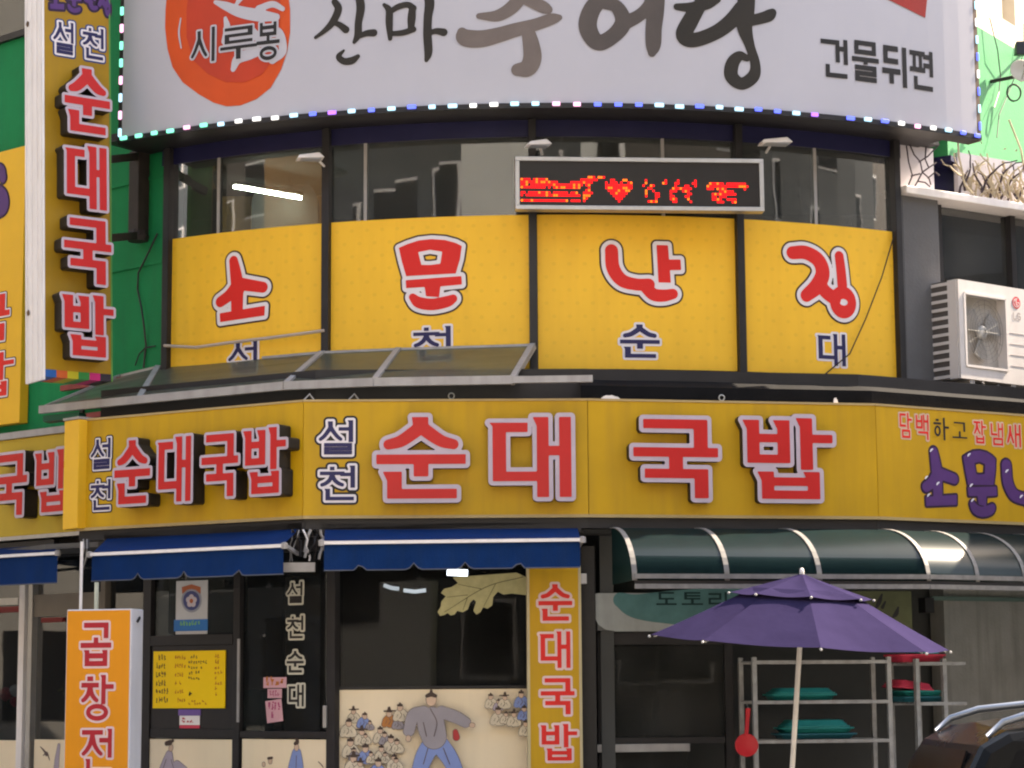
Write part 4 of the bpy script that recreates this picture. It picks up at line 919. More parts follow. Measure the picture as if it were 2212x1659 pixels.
# ------------------------------------------------------------------ blue awnings
def awning(S, x0, x1, xb0, xb1, ybar0, ybar1, drop, label, reach=0.55, ztop=2.98, bites=()):
    """S: facade plane; fabric slopes from under the fascia to the front bar, then a scalloped valance"""
    So = S.off(reach); ua, va = So.uv(xb0, ybar0); ub, vb = So.uv(xb1, ybar1)
    ta = S.uv(x0, 1150)[0]; tb_ = S.uv(x1, 1150)[0]
    t = thing('blue_awning', label, 'awning', So.P((ua + ub)/2, va, 0), 'blue fabric awnings')
    mb = MB(); n_ = 10
    for i in range(n_):
        q0, q1 = i/n_, (i + 1)/n_; sag = lambda q: 0.012*math.sin(q*math.pi*5)
        mb.add([S.P(ta + (tb_ - ta)*q0, ztop, 0.02), S.P(ta + (tb_ - ta)*q1, ztop, 0.02), So.P(ua + (ub - ua)*q1, va + (vb - va)*q1 + 0.012, 0), So.P(ua + (ub - ua)*q0, va + (vb - va)*q0 + 0.012, 0)], [(0, 1, 2, 3)])
    mb.build('fabric', BLUEF, t)
    MB().bar(So.P(ua - 0.01, va, 0.012), So.P(ub + 0.01, vb, 0.012), 0.035, 0.028).build('front_bar', WHITEP, t)
    # valance with small notches, edged in grey
    N_ = 60; top = []; bot = []
    for i in range(N_ + 1):
        q = i/N_; u = ua + (ub - ua)*q; v = va + (vb - va)*q - 0.016; w_ = 0.008*math.sin(q*17)
        y = drop
        for bt in bites: y -= 0.055*max(0, 1 - abs(q - bt)/0.022)
        top.append(So.P(u, v, w_*0.3)); bot.append(So.P(u, v - y, w_ + 0.004))
    mb = MB(); mb.add(top + bot, [(i, i + 1, N_ + 2 + i, N_ + 1 + i) for i in range(N_)]); mb.build('valance', BLUEF, t)
    MB().tube(bot, 0.006, 5).build('valance_hem', mat('hem_grey', (0.08, 0.09, 0.12), 0.7), t)
    for u_, v_, e in ((ua, va, -1), (ub, vb, 1)):
        MB().bar(So.P(u_ + e*0.02, v_, -0.01), S.P(S.uv(x0 if e < 0 else x1, 1150)[0] - e*0.03, ztop - 0.22, 0.0), 0.025, 0.03).build('arm', GREYM, t)
        MB().lathe(So.P(u_ + e*0.02, v_ - 0.03, 0.012), [(0.0, 0), (0.028, 0.005), (0.03, 0.05), (0.012, 0.06)], 8).build('end_cap', GREYM, t)
    MB().slab(S, min(ta, tb_) - 0.03, max(ta, tb_) + 0.03, ztop - 0.03, ztop + 0.05, -0.03, 0.03).build('roller', DARK, t)
awning(Plane(WSB - WD*9, WSB, -0.05), -160, 118, -170, 124, 1212, 1195, 0.27, 'blue awning at the left picture edge', ztop=3.02)
awning(FA.off(-0.06), 235, 650, 199, 612, 1198, 1179, 0.225, 'blue awning under the left fascia board over the door', bites=(0.25, 0.5, 0.78), ztop=2.97)
awning(FB.off(-0.06), 702, 1248, 700, 1253, 1173, 1166, 0.22, 'blue awning under the middle fascia board over the large window', bites=(0.14, 0.35, 0.55, 0.76), ztop=2.96)
t = thing('cable_bundle', 'tangle of pale cables and brackets between the two right blue awnings', 'cables', FB.P(0.0, 2.7, 0.0))
for k in range(9):
    u = -0.10 + 0.032*k; x_ = u; pts = []
    for j in range(7): x_ += R_.uniform(-0.022, 0.022); pts.append(FB.P(x_, 2.95 - R_.uniform(0.03, 0.05)*j, 0.05 + 0.05*R_.random()))
    MB().tube(pts, 0.005 + 0.004*(k % 3), 5).build('cable', [GREYM, PIPE, DARK, GREYM, WHITEP][k % 5], t)
MB().slab(FB, -0.2, 0.12, 2.58, 2.66, 0.1, 0.16).build('bracket', GREYM, t)
t = thing('cable_bundle', 'pale cables and clamp hanging at the left end of the door awning', 'cables', FA.P(0.05, 2.7, 0.0))
for k in range(4):
    p = at(180 + 4*k, 1165, 1.0); MB().tube([p, at(182 + 3*k, 1185, 0.95), at(178 + 4*k, 1202, 1.0), at(183 - k, 1216 + 5*k, 1.05)], 0.006, 5).build('cable', [GREYM, DARK][k % 2], t)

# ------------------------------------------------------------------ ground floor: frames, glass, rooms
def pslab(mb, S, x0, y0, x1, y1, w0, w1, zmin=None):
    u0, v0, u1, v1 = box_uv(S, (x0, y0, x1, y1))
    if zmin is not None: v0 = zmin
    return mb.slab(S, u0, u1, v0, v1, w0, w1)
ipl = offset_poly(BAND, -0.45)
SFL, SFC = Plane(ipl[0], ipl[1]), Plane(ipl[1], ipl[2]); SFR = FC.off(-1.25)
GZ = 0.13
shop = thing('shop_front', 'dark framed restaurant front with glass door and painted lower panels', 'shop front', SFC.P(0.5, GZ, 0))
# floors, walls, ceiling inside
plg = [tuple(SFL.P(-0.9, 0, -0.1)[:2]), tuple(SFL.P(SFL.L, 0, -0.1)[:2]), tuple(SFC.P(SFC.L, 0, -0.1)[:2]), (0.8, 6.2), (-7.5, 6.2)]
MB().prism([(x, y, GZ + 0.002) for x, y in plg], (0, 0, 0.03)).build('room_floor', INT, shop)
MB().prism([(x, y, 2.94) for x, y in plg], (0, 0, 0.05)).build('room_ceiling', INT, shop)
MB().box(-8, 0.9, 6.0, 6.1, GZ, 2.94).build('room_back_wall', INTB, shop)
MB().box(0.78, 0.9, 0.5, 6.0, GZ, 4.3).build('room_side_wall', INTB, shop)
MB().slab(WINGS, 0, WINGS.L, GZ, 4.3, -3.2, -3.1).build('wing_room_wall', INTB, shop)
# glazing
u0 = SFL.uv(322, 1450)[0]
MB().slab(SFL, u0, SFL.L - 0.02, GZ + 0.05, 2.86, -0.035, -0.027).build('door_pane', GLASS1, shop)
u1 = SFC.uv(1146, 1450)[0]
MB().slab(SFC, 0.04, u1, GZ + 0.05, 2.86, -0.035, -0.027).build('window_pane', GLASS1, shop)
fr_ = lambda S, b_, w0=-0.05, w1=0.03, zmin=None, m=DARK, nm='frame': pslab(MB(), S, *b_, w0, w1, zmin).build(nm, m, shop, bevel=0.004)
for b_ in ((311, 1235, 328, 1659), (507, 1235, 521, 1659), (709, 1228, 727, 1659)): fr_(SFL, b_, zmin=GZ)
fr_(SFL, (329, 1372, 506, 1394)); fr_(SFL, (329, 1575, 506, 1594)); fr_(SFL, (522, 1580, 708, 1594))
pslab(MB(), SFL, 329, 1394.5, 506, 1574.5, -0.04, 0.012).build('black_panel', mat('black_gloss_panel', (0.02, 0.018, 0.02), 0.35, var=0.2), shop)
fr_(SFC, (722, 1482, 1140, 1487.5)); fr_(SFC, (1139, 1228, 1146, 1659), zmin=GZ)
MB().slab(SFL, 0.0, SFL.L, 2.80, 2.95, -0.12, 0.02).build('head_beam', DARK, shop)
MB().slab(SFC, 0.0, SFC.L, 2.80, 2.95, -0.12, 0.02).build('head_beam', DARK, shop)
fr_(SFC, (1256, 1180, 1287, 1659), w0=-0.6, w1=0.05, zmin=GZ)
fr_(SFC, (1252, 1240, 1266, 1262), w0=0.05, w1=0.12, m=WHITEP, nm='sensor_box')
pslab(MB(), SFL, 705, 1524, 712, 1572, 0.031, 0.06).build('door_pull', ALUM, shop, bevel=0.005)
pslab(MB(), SFL, 519, 1380, 523, 1560, 0.031, 0.05).build('door_edge', GREYM, shop)
# ---- things inside the window
t = thing('drinks_cooler', 'dim blue grey upright cooler inside the large window', 'cooler', (1.5, 3.2, GZ))
p0 = at(1352, 1480, 3.2); p1 = at(1478, 1342, 3.2)
MB().box(p0[0], p1[0], 3.2, 3.8, GZ + 0.03, p1[2]).build('cabinet', mat('cooler_grey', (0.10, 0.13, 0.18), 0.5), t, bevel=0.02)
q0 = at(1368, 1445, 3.2); q1 = at(1466, 1386, 3.2)
MB().box(q0[0], (q0[0] + q1[0])/2, 3.17, 3.198, q0[2], q1[2]).build('blue_label', mat('label_blue', (0.01, 0.03, 0.13), 0.5), t)
MB().box((q0[0] + q1[0])/2, q1[0], 3.17, 3.198, q0[2], q1[2]).build('red_label', mat('label_red', (0.12, 0.015, 0.012), 0.5), t)
def inlamp(x0, y0, x1, y1, Y, estr, label, r=0.02, bend=0.0):
    a, b = at(x0, y0, Y), at(x1, y1, Y); t = thing('indoor_lamp', label, 'lamp', a, 'lamps inside the restaurant')
    MB().tube([a, (a + b)/2 + np.array([0, 0, -bend]), b], r, 8).build('tube', mat('indoor_tube_%g' % estr, (0.9, 0.95, 1), emit=(0.75, 0.85, 1.0), estr=estr), t)
    MB().bar(a + np.array([0, 0, r + 0.02]), b + np.array([0, 0, r + 0.02]), 0.07, 0.03).build('housing', DARK, t)
inlamp(966, 1236, 1010, 1238, 1.3, 5.0, 'short bright white lamp just under the middle blue awning', r=0.03)
inlamp(829, 1264, 862, 1272, 3.5, 0.45, 'dim bluish ceiling tube inside the large window, left one', bend=0.01)
inlamp(872, 1275, 920, 1275, 3.5, 0.55, 'dim bluish ceiling tube inside the large window, right one', bend=0.015)
inlamp(672, 1274, 704, 1271, 3.0, 0.4, 'dim ceiling tube seen through the door glass', bend=0.01)
for i, (x, y) in enumerate(((1330, 1430),)): pass
# ---- lower painted panels: generic figures on cream
FIGC = {'grey': mat('fig_grey', (0.30, 0.27, 0.29), 0.6), 'blue': mat('fig_blue', (0.20, 0.27, 0.52), 0.6), 'pale': mat('fig_pale', (0.62, 0.53, 0.39), 0.6), 'skin': mat('fig_skin', (0.60, 0.42, 0.30), 0.6),
        'hair': mat('fig_hair', (0.07, 0.045, 0.035), 0.6), 'orange': mat('fig_orange', (0.46, 0.18, 0.05), 0.6), 'lilac': mat('fig_lilac', (0.40, 0.34, 0.40), 0.6), 'line': mat('fig_line', (0.12, 0.085, 0.08), 0.6), 'red': mat('fig_red', (0.42, 0.04, 0.04), 0.6)}
def panel(S, b_, label, figs):
    u0, v0, u1, v1 = box_uv(S, b_); v0 = max(GZ + 0.12, v0 - 0.9)
    t = thing('painted_panel', label, 'panel', S.P((u0 + u1)/2, v0, 0), 'cream painted panels of the shop front')
    MB().slab(S, u0, u1, v0, v1, -0.02, 0.014).build('board', CREAMP, t)
    for i, (cl, strokes) in enumerate(figs):
        wv = 0.0165 + 0.0006*i
        if cl not in ('line', 'hair'):
            for grp in ([[s_] for s_ in strokes] if cl in ('skin', 'red') else [strokes]): print_px(t, S, [('c', s_) for s_ in grp], FIGC['line'], 'figure_outline', grow=0.0042, w=wv - 0.0003, cell=0.006)
        for grp in ([[s_] for s_ in strokes] if cl in ('line', 'hair', 'skin', 'red') else [strokes]):
            print_px(t, S, [('c', s_) for s_ in grp], FIGC[cl], 'figure_' + {'line': 'line', 'hair': 'hair', 'skin': 'skin'}.get(cl, 'robe'), w=wv, cell=0.0055); wv += 0.0001
def sitter(x, y, s, robe, hat=False):
    k = (x*7 + y*3) % 5 - 2
    f = [(robe, [[(x - 11*s, y + 17*s, 6*s), (x - 7*s, y + 8*s, 7*s), (x, y + 3*s, 7*s), (x + 7*s, y + 8*s, 7*s), (x + 12*s, y + 16*s, 6*s), (x, y + 17*s, 7*s)]]),
         ('skin', [[(x + k*0.6, y - 7*s, 5.6*s), (x + k, y - 4*s, 5.2*s)]]), ('hair', [[(x - 4*s + k, y - 11*s, 2.6*s), (x + 3.5*s + k, y - 11*s, 2.8*s)]])]
    if hat: f.append(('hair', [[(x - 12*s, y - 11*s, 1.5*s), (x + 12*s, y - 12*s, 1.5*s)]])); f.append(('hair', [[(x + k, y - 18*s, 3*s), (x + k, y - 14*s, 3.8*s)]]))
    else: f.append(('hair', [[(x + k, y - 15*s, 2.2*s), (x + k + 1, y - 13*s, 2.2*s)]]))
    f.append(('line', [[(x - 1*s, y + 4*s, 0.7), (x + 2*s, y + 10*s, 0.7), (x - 3*s, y + 18*s, 0.7)], [(x + 5*s, y + 7*s, 0.6), (x + 9*s, y + 15*s, 0.6)], [(x - 6*s, y + 8*s, 0.6), (x - 9*s, y + 16*s, 0.6)]]))
    return f
figs = []
for (x, y, s, rb, h) in ((760, 1540, 0.9, 'pale', True), (790, 1552, 0.9, 'blue', False), (845, 1548, 1.0, 'orange', True), (868, 1538, 0.9, 'pale', False), (750, 1572, 0.95, 'pale', False), (782, 1585, 1.0, 'pale', True), (818, 1580, 1.0, 'pale', False), (846, 1600, 0.95, 'pale', False),
                         (756, 1612, 1.0, 'pale', False), (788, 1622, 1.0, 'blue', False), (824, 1622, 1.0, 'pale', False), (768, 1648, 1.1, 'pale', True), (812, 1654, 1.1, 'blue', False), (848, 1640, 0.9, 'pale', False),
                         (1060, 1512, 0.95, 'pale', False), (1090, 1508, 0.95, 'pale', True), (1122, 1504, 0.95, 'blue', False), (1078, 1540, 0.95, 'pale', False), (1112, 1545, 1.0, 'pale', True), (1134, 1540, 0.9, 'blue', False), (1130, 1572, 0.9, 'pale', False)):
    figs += sitter(x + R_.uniform(-5, 5), y + R_.uniform(-4, 4), s*R_.uniform(0.85, 1.15), rb, h)
    if R_.random() < 0.7: figs += sitter(x + R_.uniform(8, 18), y + R_.uniform(6, 14), s*R_.uniform(0.6, 0.85), R_.choice(['pale', 'pale', 'pale', 'lilac', 'grey']), R_.random() < 0.25) if x < 1115 else []
figs += [('blue', [[(936, 1602, 20), (918, 1632, 19), (905, 1668, 16)], [(945, 1602, 20), (970, 1634, 18), (988, 1670, 15)]]), ('grey', [[(935, 1546, 19), (931, 1562, 29), (938, 1590, 27)], [(916, 1538, 13), (894, 1545, 13), (884, 1578, 12)], [(954, 1538, 13), (984, 1548, 13), (1006, 1560, 11)]]),
         ('skin', [[(932, 1510, 11), (932, 1514, 10.5)], [(883, 1593, 5), (883, 1596, 5)], [(1019, 1566, 5), (1021, 1566, 5)]]), ('hair', [[(923, 1503, 4), (932, 1500, 5), (941, 1503, 4)], [(932, 1492, 3), (932, 1497, 4)]]), ('red', [[(984, 1580, 5), (986, 1592, 7)]]),
         ('line', [[(930, 1530, 1), (944, 1560, 1), (938, 1590, 1)], [(915, 1560, 1), (922, 1590, 1)], [(925, 1615, 1), (915, 1650, 1)], [(958, 1615, 1), (972, 1650, 1)]])]
panel(SFC, (729, 1489, 1141, 1655), 'wide cream panel painted with seated crowd and one standing figure', figs)
panel(SFL, (322, 1597, 504, 1655), 'cream panel under the menu painted with a woman in lilac dress',
      [('lilac', [[(368, 1630, 9), (365, 1650, 16), (362, 1675, 24)], [(385, 1655, 12), (400, 1665, 10)]]), ('skin', [[(372, 1614, 5.5), (371, 1618, 5)]]), ('hair', [[(362, 1606, 5), (370, 1604, 6)], [(376, 1600, 3.5), (372, 1602, 3.5)]]), ('line', [[(362, 1640, 0.8), (355, 1660, 0.8)], [(372, 1640, 0.8), (378, 1660, 0.8)]])])
panel(SFL, (525, 1597, 707, 1655), 'cream panel at the foot of the glass door painted with blue robed man',
      [('blue', [[(643, 1628, 12), (642, 1650, 18), (640, 1680, 24)]]), ('skin', [[(643, 1613, 5.5), (643, 1617, 5)], [(586, 1642, 5), (586, 1645, 5)], [(572, 1650, 4), (572, 1652, 4)]]), ('hair', [[(640, 1606, 4), (645, 1603, 4.5), (643, 1595, 4)], [(582, 1638, 3), (590, 1637, 3)]]), ('line', [[(643, 1632, 0.9), (642, 1660, 0.9)], [(690, 1645, 1), (697, 1652, 1.3), (701, 1658, 1)]])])
# ---- oak leaf sticker hanging in the corner of the large window
LEAF = mat('olive_leaf', (0.52, 0.48, 0.25), 0.6, var=0.15, scale=14)
_lz = [(1700, 10), (1745, 60), (1690, 95), (1625, 110), (1598, 145), (1640, 175), (1602, 220), (1596, 265), (1568, 310), (1590, 345), (1630, 335), (1655, 318), (1682, 340), (1715, 332), (1738, 300), (1785, 312), (1830, 288), (1850, 230), (1880, 200), (1902, 222), (1878, 300), (1905, 332), (1940, 312), (1962, 268), (2000, 282), (2042, 252), (2050, 180), (2090, 135), (2140, 160), (2212, 150), (2340, 165), (2360, 20), (2250, -30)]
lf = [('p', [(553 + x/4, 1244.25 + y/4) for x, y in _lz])]
t = thing('leaf_sticker', 'olive oak leaf cutout stuck in the upper corner of the large window', 'decoration', SFC.P(SFC.uv(1050, 1330)[0], 2.2, 0.0))
pr = px_prims(SFC, lf); fill(MB(), field(pr, 0.01, 0.008), 0.0, SFC.P, -0.018, w0=-0.026, mis=0).build('leaf', LEAF, t)
vein = [[(1130, 1246, 0.9), (1050, 1268, 1), (960, 1322, 0.8)], [(1010, 1290, 0.8), (1000, 1318, 0.6)], [(1040, 1272, 0.8), (990, 1262, 0.6)], [(1070, 1262, 0.8), (1045, 1310, 0.6)], [(1010, 1285, 0.7), (965, 1290, 0.6)]]
print_px(t, SFC, [('c', v_) for v_ in vein], mat('leaf_vein', (0.12, 0.11, 0.05), 0.6), 'vein', w=-0.0165, cell=0.004)
# ---- lettering on the door glass
t = thing('door_lettering', 'column of four cream outlined letters on the door glass', 'lettering', SFL.P(SFL.uv(638, 1530)[0], 1.4, 0))
CRM = mat('cream_outline', (0.60, 0.57, 0.47), 0.5)
for ch, b_ in (('설', (621, 1257, 654, 1303)), ('천', (621, 1330, 656, 1379)), ('순', (620, 1406, 657, 1453)), ('대', (623, 1479, 657, 1526))):
    goth_letter(t, SFL.off(-0.026), ch, b_, [(4.2*PX, CRM), (0.0, BLKP)], style=Goth(0.12, 0.15, 0.0), cell=0.004)
# ---- posters, menu and notes
def marks(t, S, b_, rows, cols, m, w, name, fillp=0.75, hgt=0.5):
    """rows of tiny unreadable writing"""
    u0, v0, u1, v1 = box_uv(S, b_); mb = MB(); rh = (v1 - v0)/rows
    for r in range(rows):
        n_ = R_.randint(int(cols*0.6), cols); cw_ = (u1 - u0)/cols
        for c in range(n_):
            if R_.random() > fillp: continue
            a, y = u0 + c*cw_, v1 - rh*(r + 0.5)
            for k in range(5):
                x = a + R_.uniform(0.05, 0.5)*cw_; yy = y + R_.uniform(-0.5, 0.4)*rh*hgt
                if R_.random() < 0.55: mb.add([S.P(x, yy, w), S.P(x + cw_*0.5, yy, w), S.P(x + cw_*0.5, yy + rh*0.16, w), S.P(x, yy + rh*0.16, w)], [(0, 1, 2, 3)])
                else: mb.add([S.P(x, yy, w), S.P(x + cw_*0.22, yy, w), S.P(x + cw_*0.22, yy + rh*0.5, w), S.P(x, yy + rh*0.5, w)], [(0, 1, 2, 3)])
    if mb.f:
        o = mb.build(name, m, t); o['kind'] = 'stuff'
t = thing('menu_board', 'yellow menu sheet with small rows of dark and orange writing', 'menu', SFL.P(SFL.uv(412, 1530)[0], 1.4, 0.02))
pslab(MB(), SFL, 335, 1406, 490, 1530, 0.014, 0.03).build('board', mat('menu_yellow', (0.90, 0.58, 0.01), 0.5, var=0.05), t, bevel=0.003)
MO = mat('menu_orange', (0.55, 0.17, 0.02), 0.5); MB_ = mat('menu_brown', (0.20, 0.10, 0.03), 0.5)
for r in range(6): marks(t, SFL, (341, 1416 + r*18.3, 375, 1429 + r*18.3), 1, 6, MB_, 0.0315, 'menu_writing', 0.95, 0.7)
for r in range(6): marks(t, SFL, (382, 1417 + r*18.3, 406, 1427 + r*18.3), 1, 5, MO, 0.0315, 'menu_prices', 0.9, 0.7)
for r in range(5): marks(t, SFL, (411, 1416 + r*11.5, 458, 1424 + r*11.5), 1, 9, MB_, 0.0315, 'menu_writing', 0.85, 0.7)
for r in range(8): marks(t, SFL, (468, 1415 + r*11.5, 485, 1424 + r*11.5), 1, 3, MO, 0.0315, 'menu_prices', 0.95, 0.7)
marks(t, SFL, (411, 1495, 445, 1508), 1, 4, BLKP, 0.0315, 'menu_writing'); marks(t, SFL, (411, 1512, 470, 1524), 2, 10, MO, 0.0315, 'menu_writing', 0.5)
t = thing('door_tag', 'small white and red tag hung below the yellow menu', 'tag', SFL.P(SFL.uv(412, 1572)[0], 1.25, 0.02))
pslab(MB(), SFL, 391, 1546, 434, 1566, 0.014, 0.022).build('white_part', WHITEP, t)
pslab(MB(), SFL, 391, 1566.3, 434, 1573, 0.014, 0.022).build('red_part', PINKR, t)
pslab(MB(), SFL, 388, 1532, 436, 1545.7, 0.014, 0.02).build('violet_part', mat('violet_card', (0.16, 0.09, 0.3), 0.5), t)
marks(t, SFL, (396, 1549, 430, 1563), 2, 4, REDPL, 0.0235, 'tag_marks', 0.8)
t = thing('licence_poster', 'white poster with flower emblem and blue foot on the door side glass', 'poster', SFL.P(SFL.uv(410, 1365)[0], 2.0, 0))
pslab(MB(), SFL, 377, 1254, 445, 1370, -0.026, -0.02).build('sheet', mat('poster_paper', (0.55, 0.55, 0.56), 0.5), t)
print_px(t, SFL, [('r', ell(411, 1296, 22, 27), ell(411, 1296, 17, 21))], mat('poster_grey', (0.3, 0.31, 0.36), 0.5), 'emblem_rim', w=-0.0185, cell=0.004)
print_px(t, SFL, [('p', ell(411, 1297, 18, 21))], mat('poster_navy', (0.06, 0.07, 0.2), 0.5), 'emblem_disc', w=-0.0178, cell=0.004)
print_px(t, SFL, [('p', [(391, 1283), (390, 1268), (411, 1262), (431, 1268), (431, 1283), (420, 1274), (411, 1272), (402, 1274)])], mat('poster_orange', (0.45, 0.12, 0.05), 0.5), 'emblem_crown', w=-0.0172, cell=0.004)
print_px(t, SFL, [('p', ell(411 + 6.5*math.sin(k*1.2566), 1298 - 8*math.cos(k*1.2566), 5.5, 6.5, 16)) for k in range(5)], mat('poster_pink', (0.6, 0.52, 0.56), 0.5), 'emblem_flower', w=-0.0166, cell=0.003)
print_px(t, SFL, [('p', ell(411, 1298, 4, 5, 16))], mat('poster_orange', (0, 0, 0)), 'flower_heart', w=-0.016, cell=0.003)
pslab(MB(), SFL, 373, 1338, 446, 1363, -0.0195, -0.0175).build('blue_foot', mat('poster_blue', (0.02, 0.16, 0.45), 0.5), t)
marks(t, SFL, (386, 1342, 436, 1353), 1, 8, mat('poster_green', (0.2, 0.5, 0.1), 0.5), -0.0165, 'poster_writing', 0.95, 0.8)
t = thing('grey_backing_board', 'grey board behind the poster in the door side glass', 'board', SFL.P(SFL.uv(450, 1365)[0], 2.0, -0.2))
pslab(MB(), SFL, 335, 1245, 503, 1366, -0.22, -0.2).build('sheet', mat('grey_green_board', (0.17, 0.175, 0.16), 0.7, var=0.2), t)
PINK = mat('pink_paper', (0.62, 0.34, 0.38), 0.6, var=0.1); PKM = mat('pink_marks', (0.4, 0.05, 0.15), 0.6)
for i, (b_, lb, sk) in enumerate((((566, 1463, 616, 1486), 'wide pink paper note on the door glass, top one', 0.0), ((575, 1488, 606, 1508), 'small pink paper note on the door glass, middle one', 0.0), ((572, 1512, 607, 1560), 'tilted pink paper note on the door glass, lowest one', 0.12))):
    u0, v0, u1, v1 = box_uv(SFL, b_); t = thing('paper_note', lb, 'note', SFL.P((u0 + u1)/2, v0, 0), 'pink notes on the door')
    cx, cy = (u0 + u1)/2, (v0 + v1)/2; rt = lambda x, y: SFL.P(cx + (x - cx)*math.cos(sk) - (y - cy)*math.sin(sk), cy + (x - cx)*math.sin(sk) + (y - cy)*math.cos(sk), -0.02)
    quad_mb([rt(u0, v0), rt(u1, v0), rt(u1, v1), rt(u0, v1)]).build('paper', PINK, t)
    marks(t, SFL, (b_[0] + 4, b_[1] + 3, b_[2] - 4, b_[3] - 3), 2 if i else 1, 4, PKM if i != 0 else MO, -0.0185, 'note_writing', 0.95, 0.9)
# ---- inside back board seen behind the door glass
for b_, c_, lb in (((528, 1240, 612, 1580), (0.03, 0.032, 0.035), 'dark folded screen behind the left half of the door glass'), ((614, 1242, 704, 1440), (0.05, 0.05, 0.05), 'dark grey wall cupboard behind the door lettering')):
    u0, v0, u1, v1 = box_uv(SFL.off(-1.0), b_); S_ = SFL.off(-1.0)
    tag(MB().slab(S_, u0, u1, GZ + 0.035, v1, -0.3, 0).build('indoor_cupboard', mat('cup_%g' % c_[0], c_, 0.7, var=0.2), None, bevel=0.02), lb, 'cupboard', 'cupboards behind the door')
u0, v0, u1, v1 = box_uv(SFL.off(-0.5), (522, 1490, 566, 1592))
tag(MB().slab(SFL.off(-0.5), u0, u1, GZ + 0.035, v1, -0.2, 0).build('indoor_screen', mat('teal_screen', (0.03, 0.11, 0.12), 0.6), None, bevel=0.01), 'teal board low behind the door glass beside the pink notes', 'board')

# ------------------------------------------------------------------ tall yellow sign right of the window
VS = SFC.off(0.30); t = thing('vertical_sign', 'tall narrow yellow sign with red 순대국밥 between window and dark doorway', 'sign', VS.P(VS.uv(1200, 1655)[0], GZ, 0))
u0 = VS.uv(1142, 1450)[0]; u1 = VS.uv(1254, 1450)[0]; zt = VS.uv(1198, 1225)[1]
MB().slab(VS, u0, u1, GZ + 0.1, zt, -0.22, 0).build('panel', Y_BAND, t, bevel=0.006)
for a_ in ((u0 - 0.012, u0 + 0.012), (u1 - 0.012, u1 + 0.012)): MB().slab(VS, *a_, GZ + 0.1, zt + 0.01, -0.2, 0.008).build('side_trim', mat('trim_pale', (0.5, 0.42, 0.25), 0.5), t)
MB().slab(VS, u0, u1, GZ, GZ + 0.1, -0.2, -0.02).build('foot', DARK, t)
for ch, b_ in (('순', (1163, 1262, 1236, 1341)), ('대', (1165, 1364, 1232, 1443)), ('국', (1168, 1465, 1241, 1543)), ('밥', (1170, 1564, 1247, 1643))):
    goth_letter(t, VS, ch, b_, [(5*PX, mat('pink_halo', (0.72, 0.52, 0.52), 0.5)), (0.0, REDP)], style=BLD2)
# ------------------------------------------------------------------ orange free standing sign box
oa = at(140, 1500, -0.15); od = math.radians(-14)
of = line_x(CAM[:2], ray(281, 1500)[:2], oa[:2], np.array([math.cos(od), -math.sin(od)*-1]))
OS = Plane(oa[:2], of); zt = OS.uv(200, 1316)[1]
t = thing('standing_sign', 'orange free standing sign box with grey side and red letters 곱창전골', 'sign', OS.P(OS.L/2, GZ, -0.15))
MB().slab(OS, 0, OS.L, GZ + 0.12, zt, -0.26, -0.004).build('casing', mat('casing_grey', (0.58, 0.58, 0.62), 0.45, var=0.06, streak=0.12), t, bevel=0.01)
MB().slab(OS, 0.012, OS.L - 0.012, GZ + 0.14, zt - 0.012, -0.003, 0.003).build('face', ORANGE, t)
for b_ in ((0.02, 0.16), (OS.L - 0.16, OS.L - 0.02)): MB().slab(OS, *b_, GZ, GZ + 0.12, -0.24, -0.02).build('foot', DARK, t)
hk = OS.P(OS.L + 0.004, zt - 0.09, -0.14); MB().tube([np.array(hk) + np.array([0, -0.04, -0.02]), np.array(hk) + np.array([0.01, 0, 0.01]), np.array(hk) + np.array([0, 0.04, 0.02])], 0.012, 6).build('side_clip', DARK, t)
for ch, b_ in (('곱', (175, 1345, 241, 1439)), ('창', (176, 1458, 246, 1557)), ('전', (177, 1574, 242, 1672)), ('골', (177, 1690, 243, 1780))):
    goth_letter(t, OS, ch, b_, [(4.5*PX, mat('pink_halo', (0, 0, 0))), (0.0, mat('dark_red_print', (0.42, 0.02, 0.03), 0.5))], style=BLD2, base=0.004)
for x0, y0, r, m_, lb in ((177, 1170, 0.014, WHITEP, 'thin white pole rising behind the orange sign, left one'), (209, 1258, 0.02, mat('pale_green_pole', (0.5, 0.52, 0.42), 0.5), 'thicker pale pole rising behind the orange sign, right one')):
    p = at(x0, y0, 0.35); tag(MB().tube([(p[0], p[1], GZ), p], r, 8).build('pole', m_), lb, 'pole', 'poles behind the orange sign')

# ------------------------------------------------------------------ left wing shop front
WF = WINGS.off(-0.5); t = thing('wing_shop_front', 'aluminium framed glass front of the left wing', 'shop front', WF.P(WF.L - 1, GZ, 0))
MB().slab(WF, WF.L - 4.5, WF.L + 0.35, GZ + 0.05, 2.9, -0.03, -0.022).build('pane', GLASS1, t)
for x0, x1, m_ in ((46, 58, WHITEP), (66, 75, ALUM), (-130, -118, ALUM), (222, 232, mat('brown_frame', (0.2, 0.17, 0.14), 0.5))): pslab(MB(), WF, x0, 1240, x1, 1655, -0.05, 0.05, GZ).build('frame_post', m_, t, bevel=0.005)
pslab(MB(), WF, -160, 1296, 45.5, 1311, -0.04, 0.04).build('transom', ALUM, t)
pslab(MB(), WF, 75.5, 1282, 221, 1330, -0.04, 0.03).build('transom_box', mat('brown_frame', (0, 0, 0)), t)
pslab(MB(), WF, -160, 1314, 44, 1326, -0.02, 0.02).build('red_strip', mat('dull_red_print', (0.22, 0.03, 0.03), 0.6), t)
pslab(MB(), WF, 92, 1334, 138, 1344, -0.02, 0.02).build('red_strip', mat('dull_red_print', (0, 0, 0)), t)
MB().slab(WF, WF.L - 4.5, WF.L + 0.3, 2.55, 2.9, -0.1, -0.04).build('head_board', CONC, t)
panel(WF, (-150, 1598, 46, 1655), 'plain cream panel at the left picture edge', [])
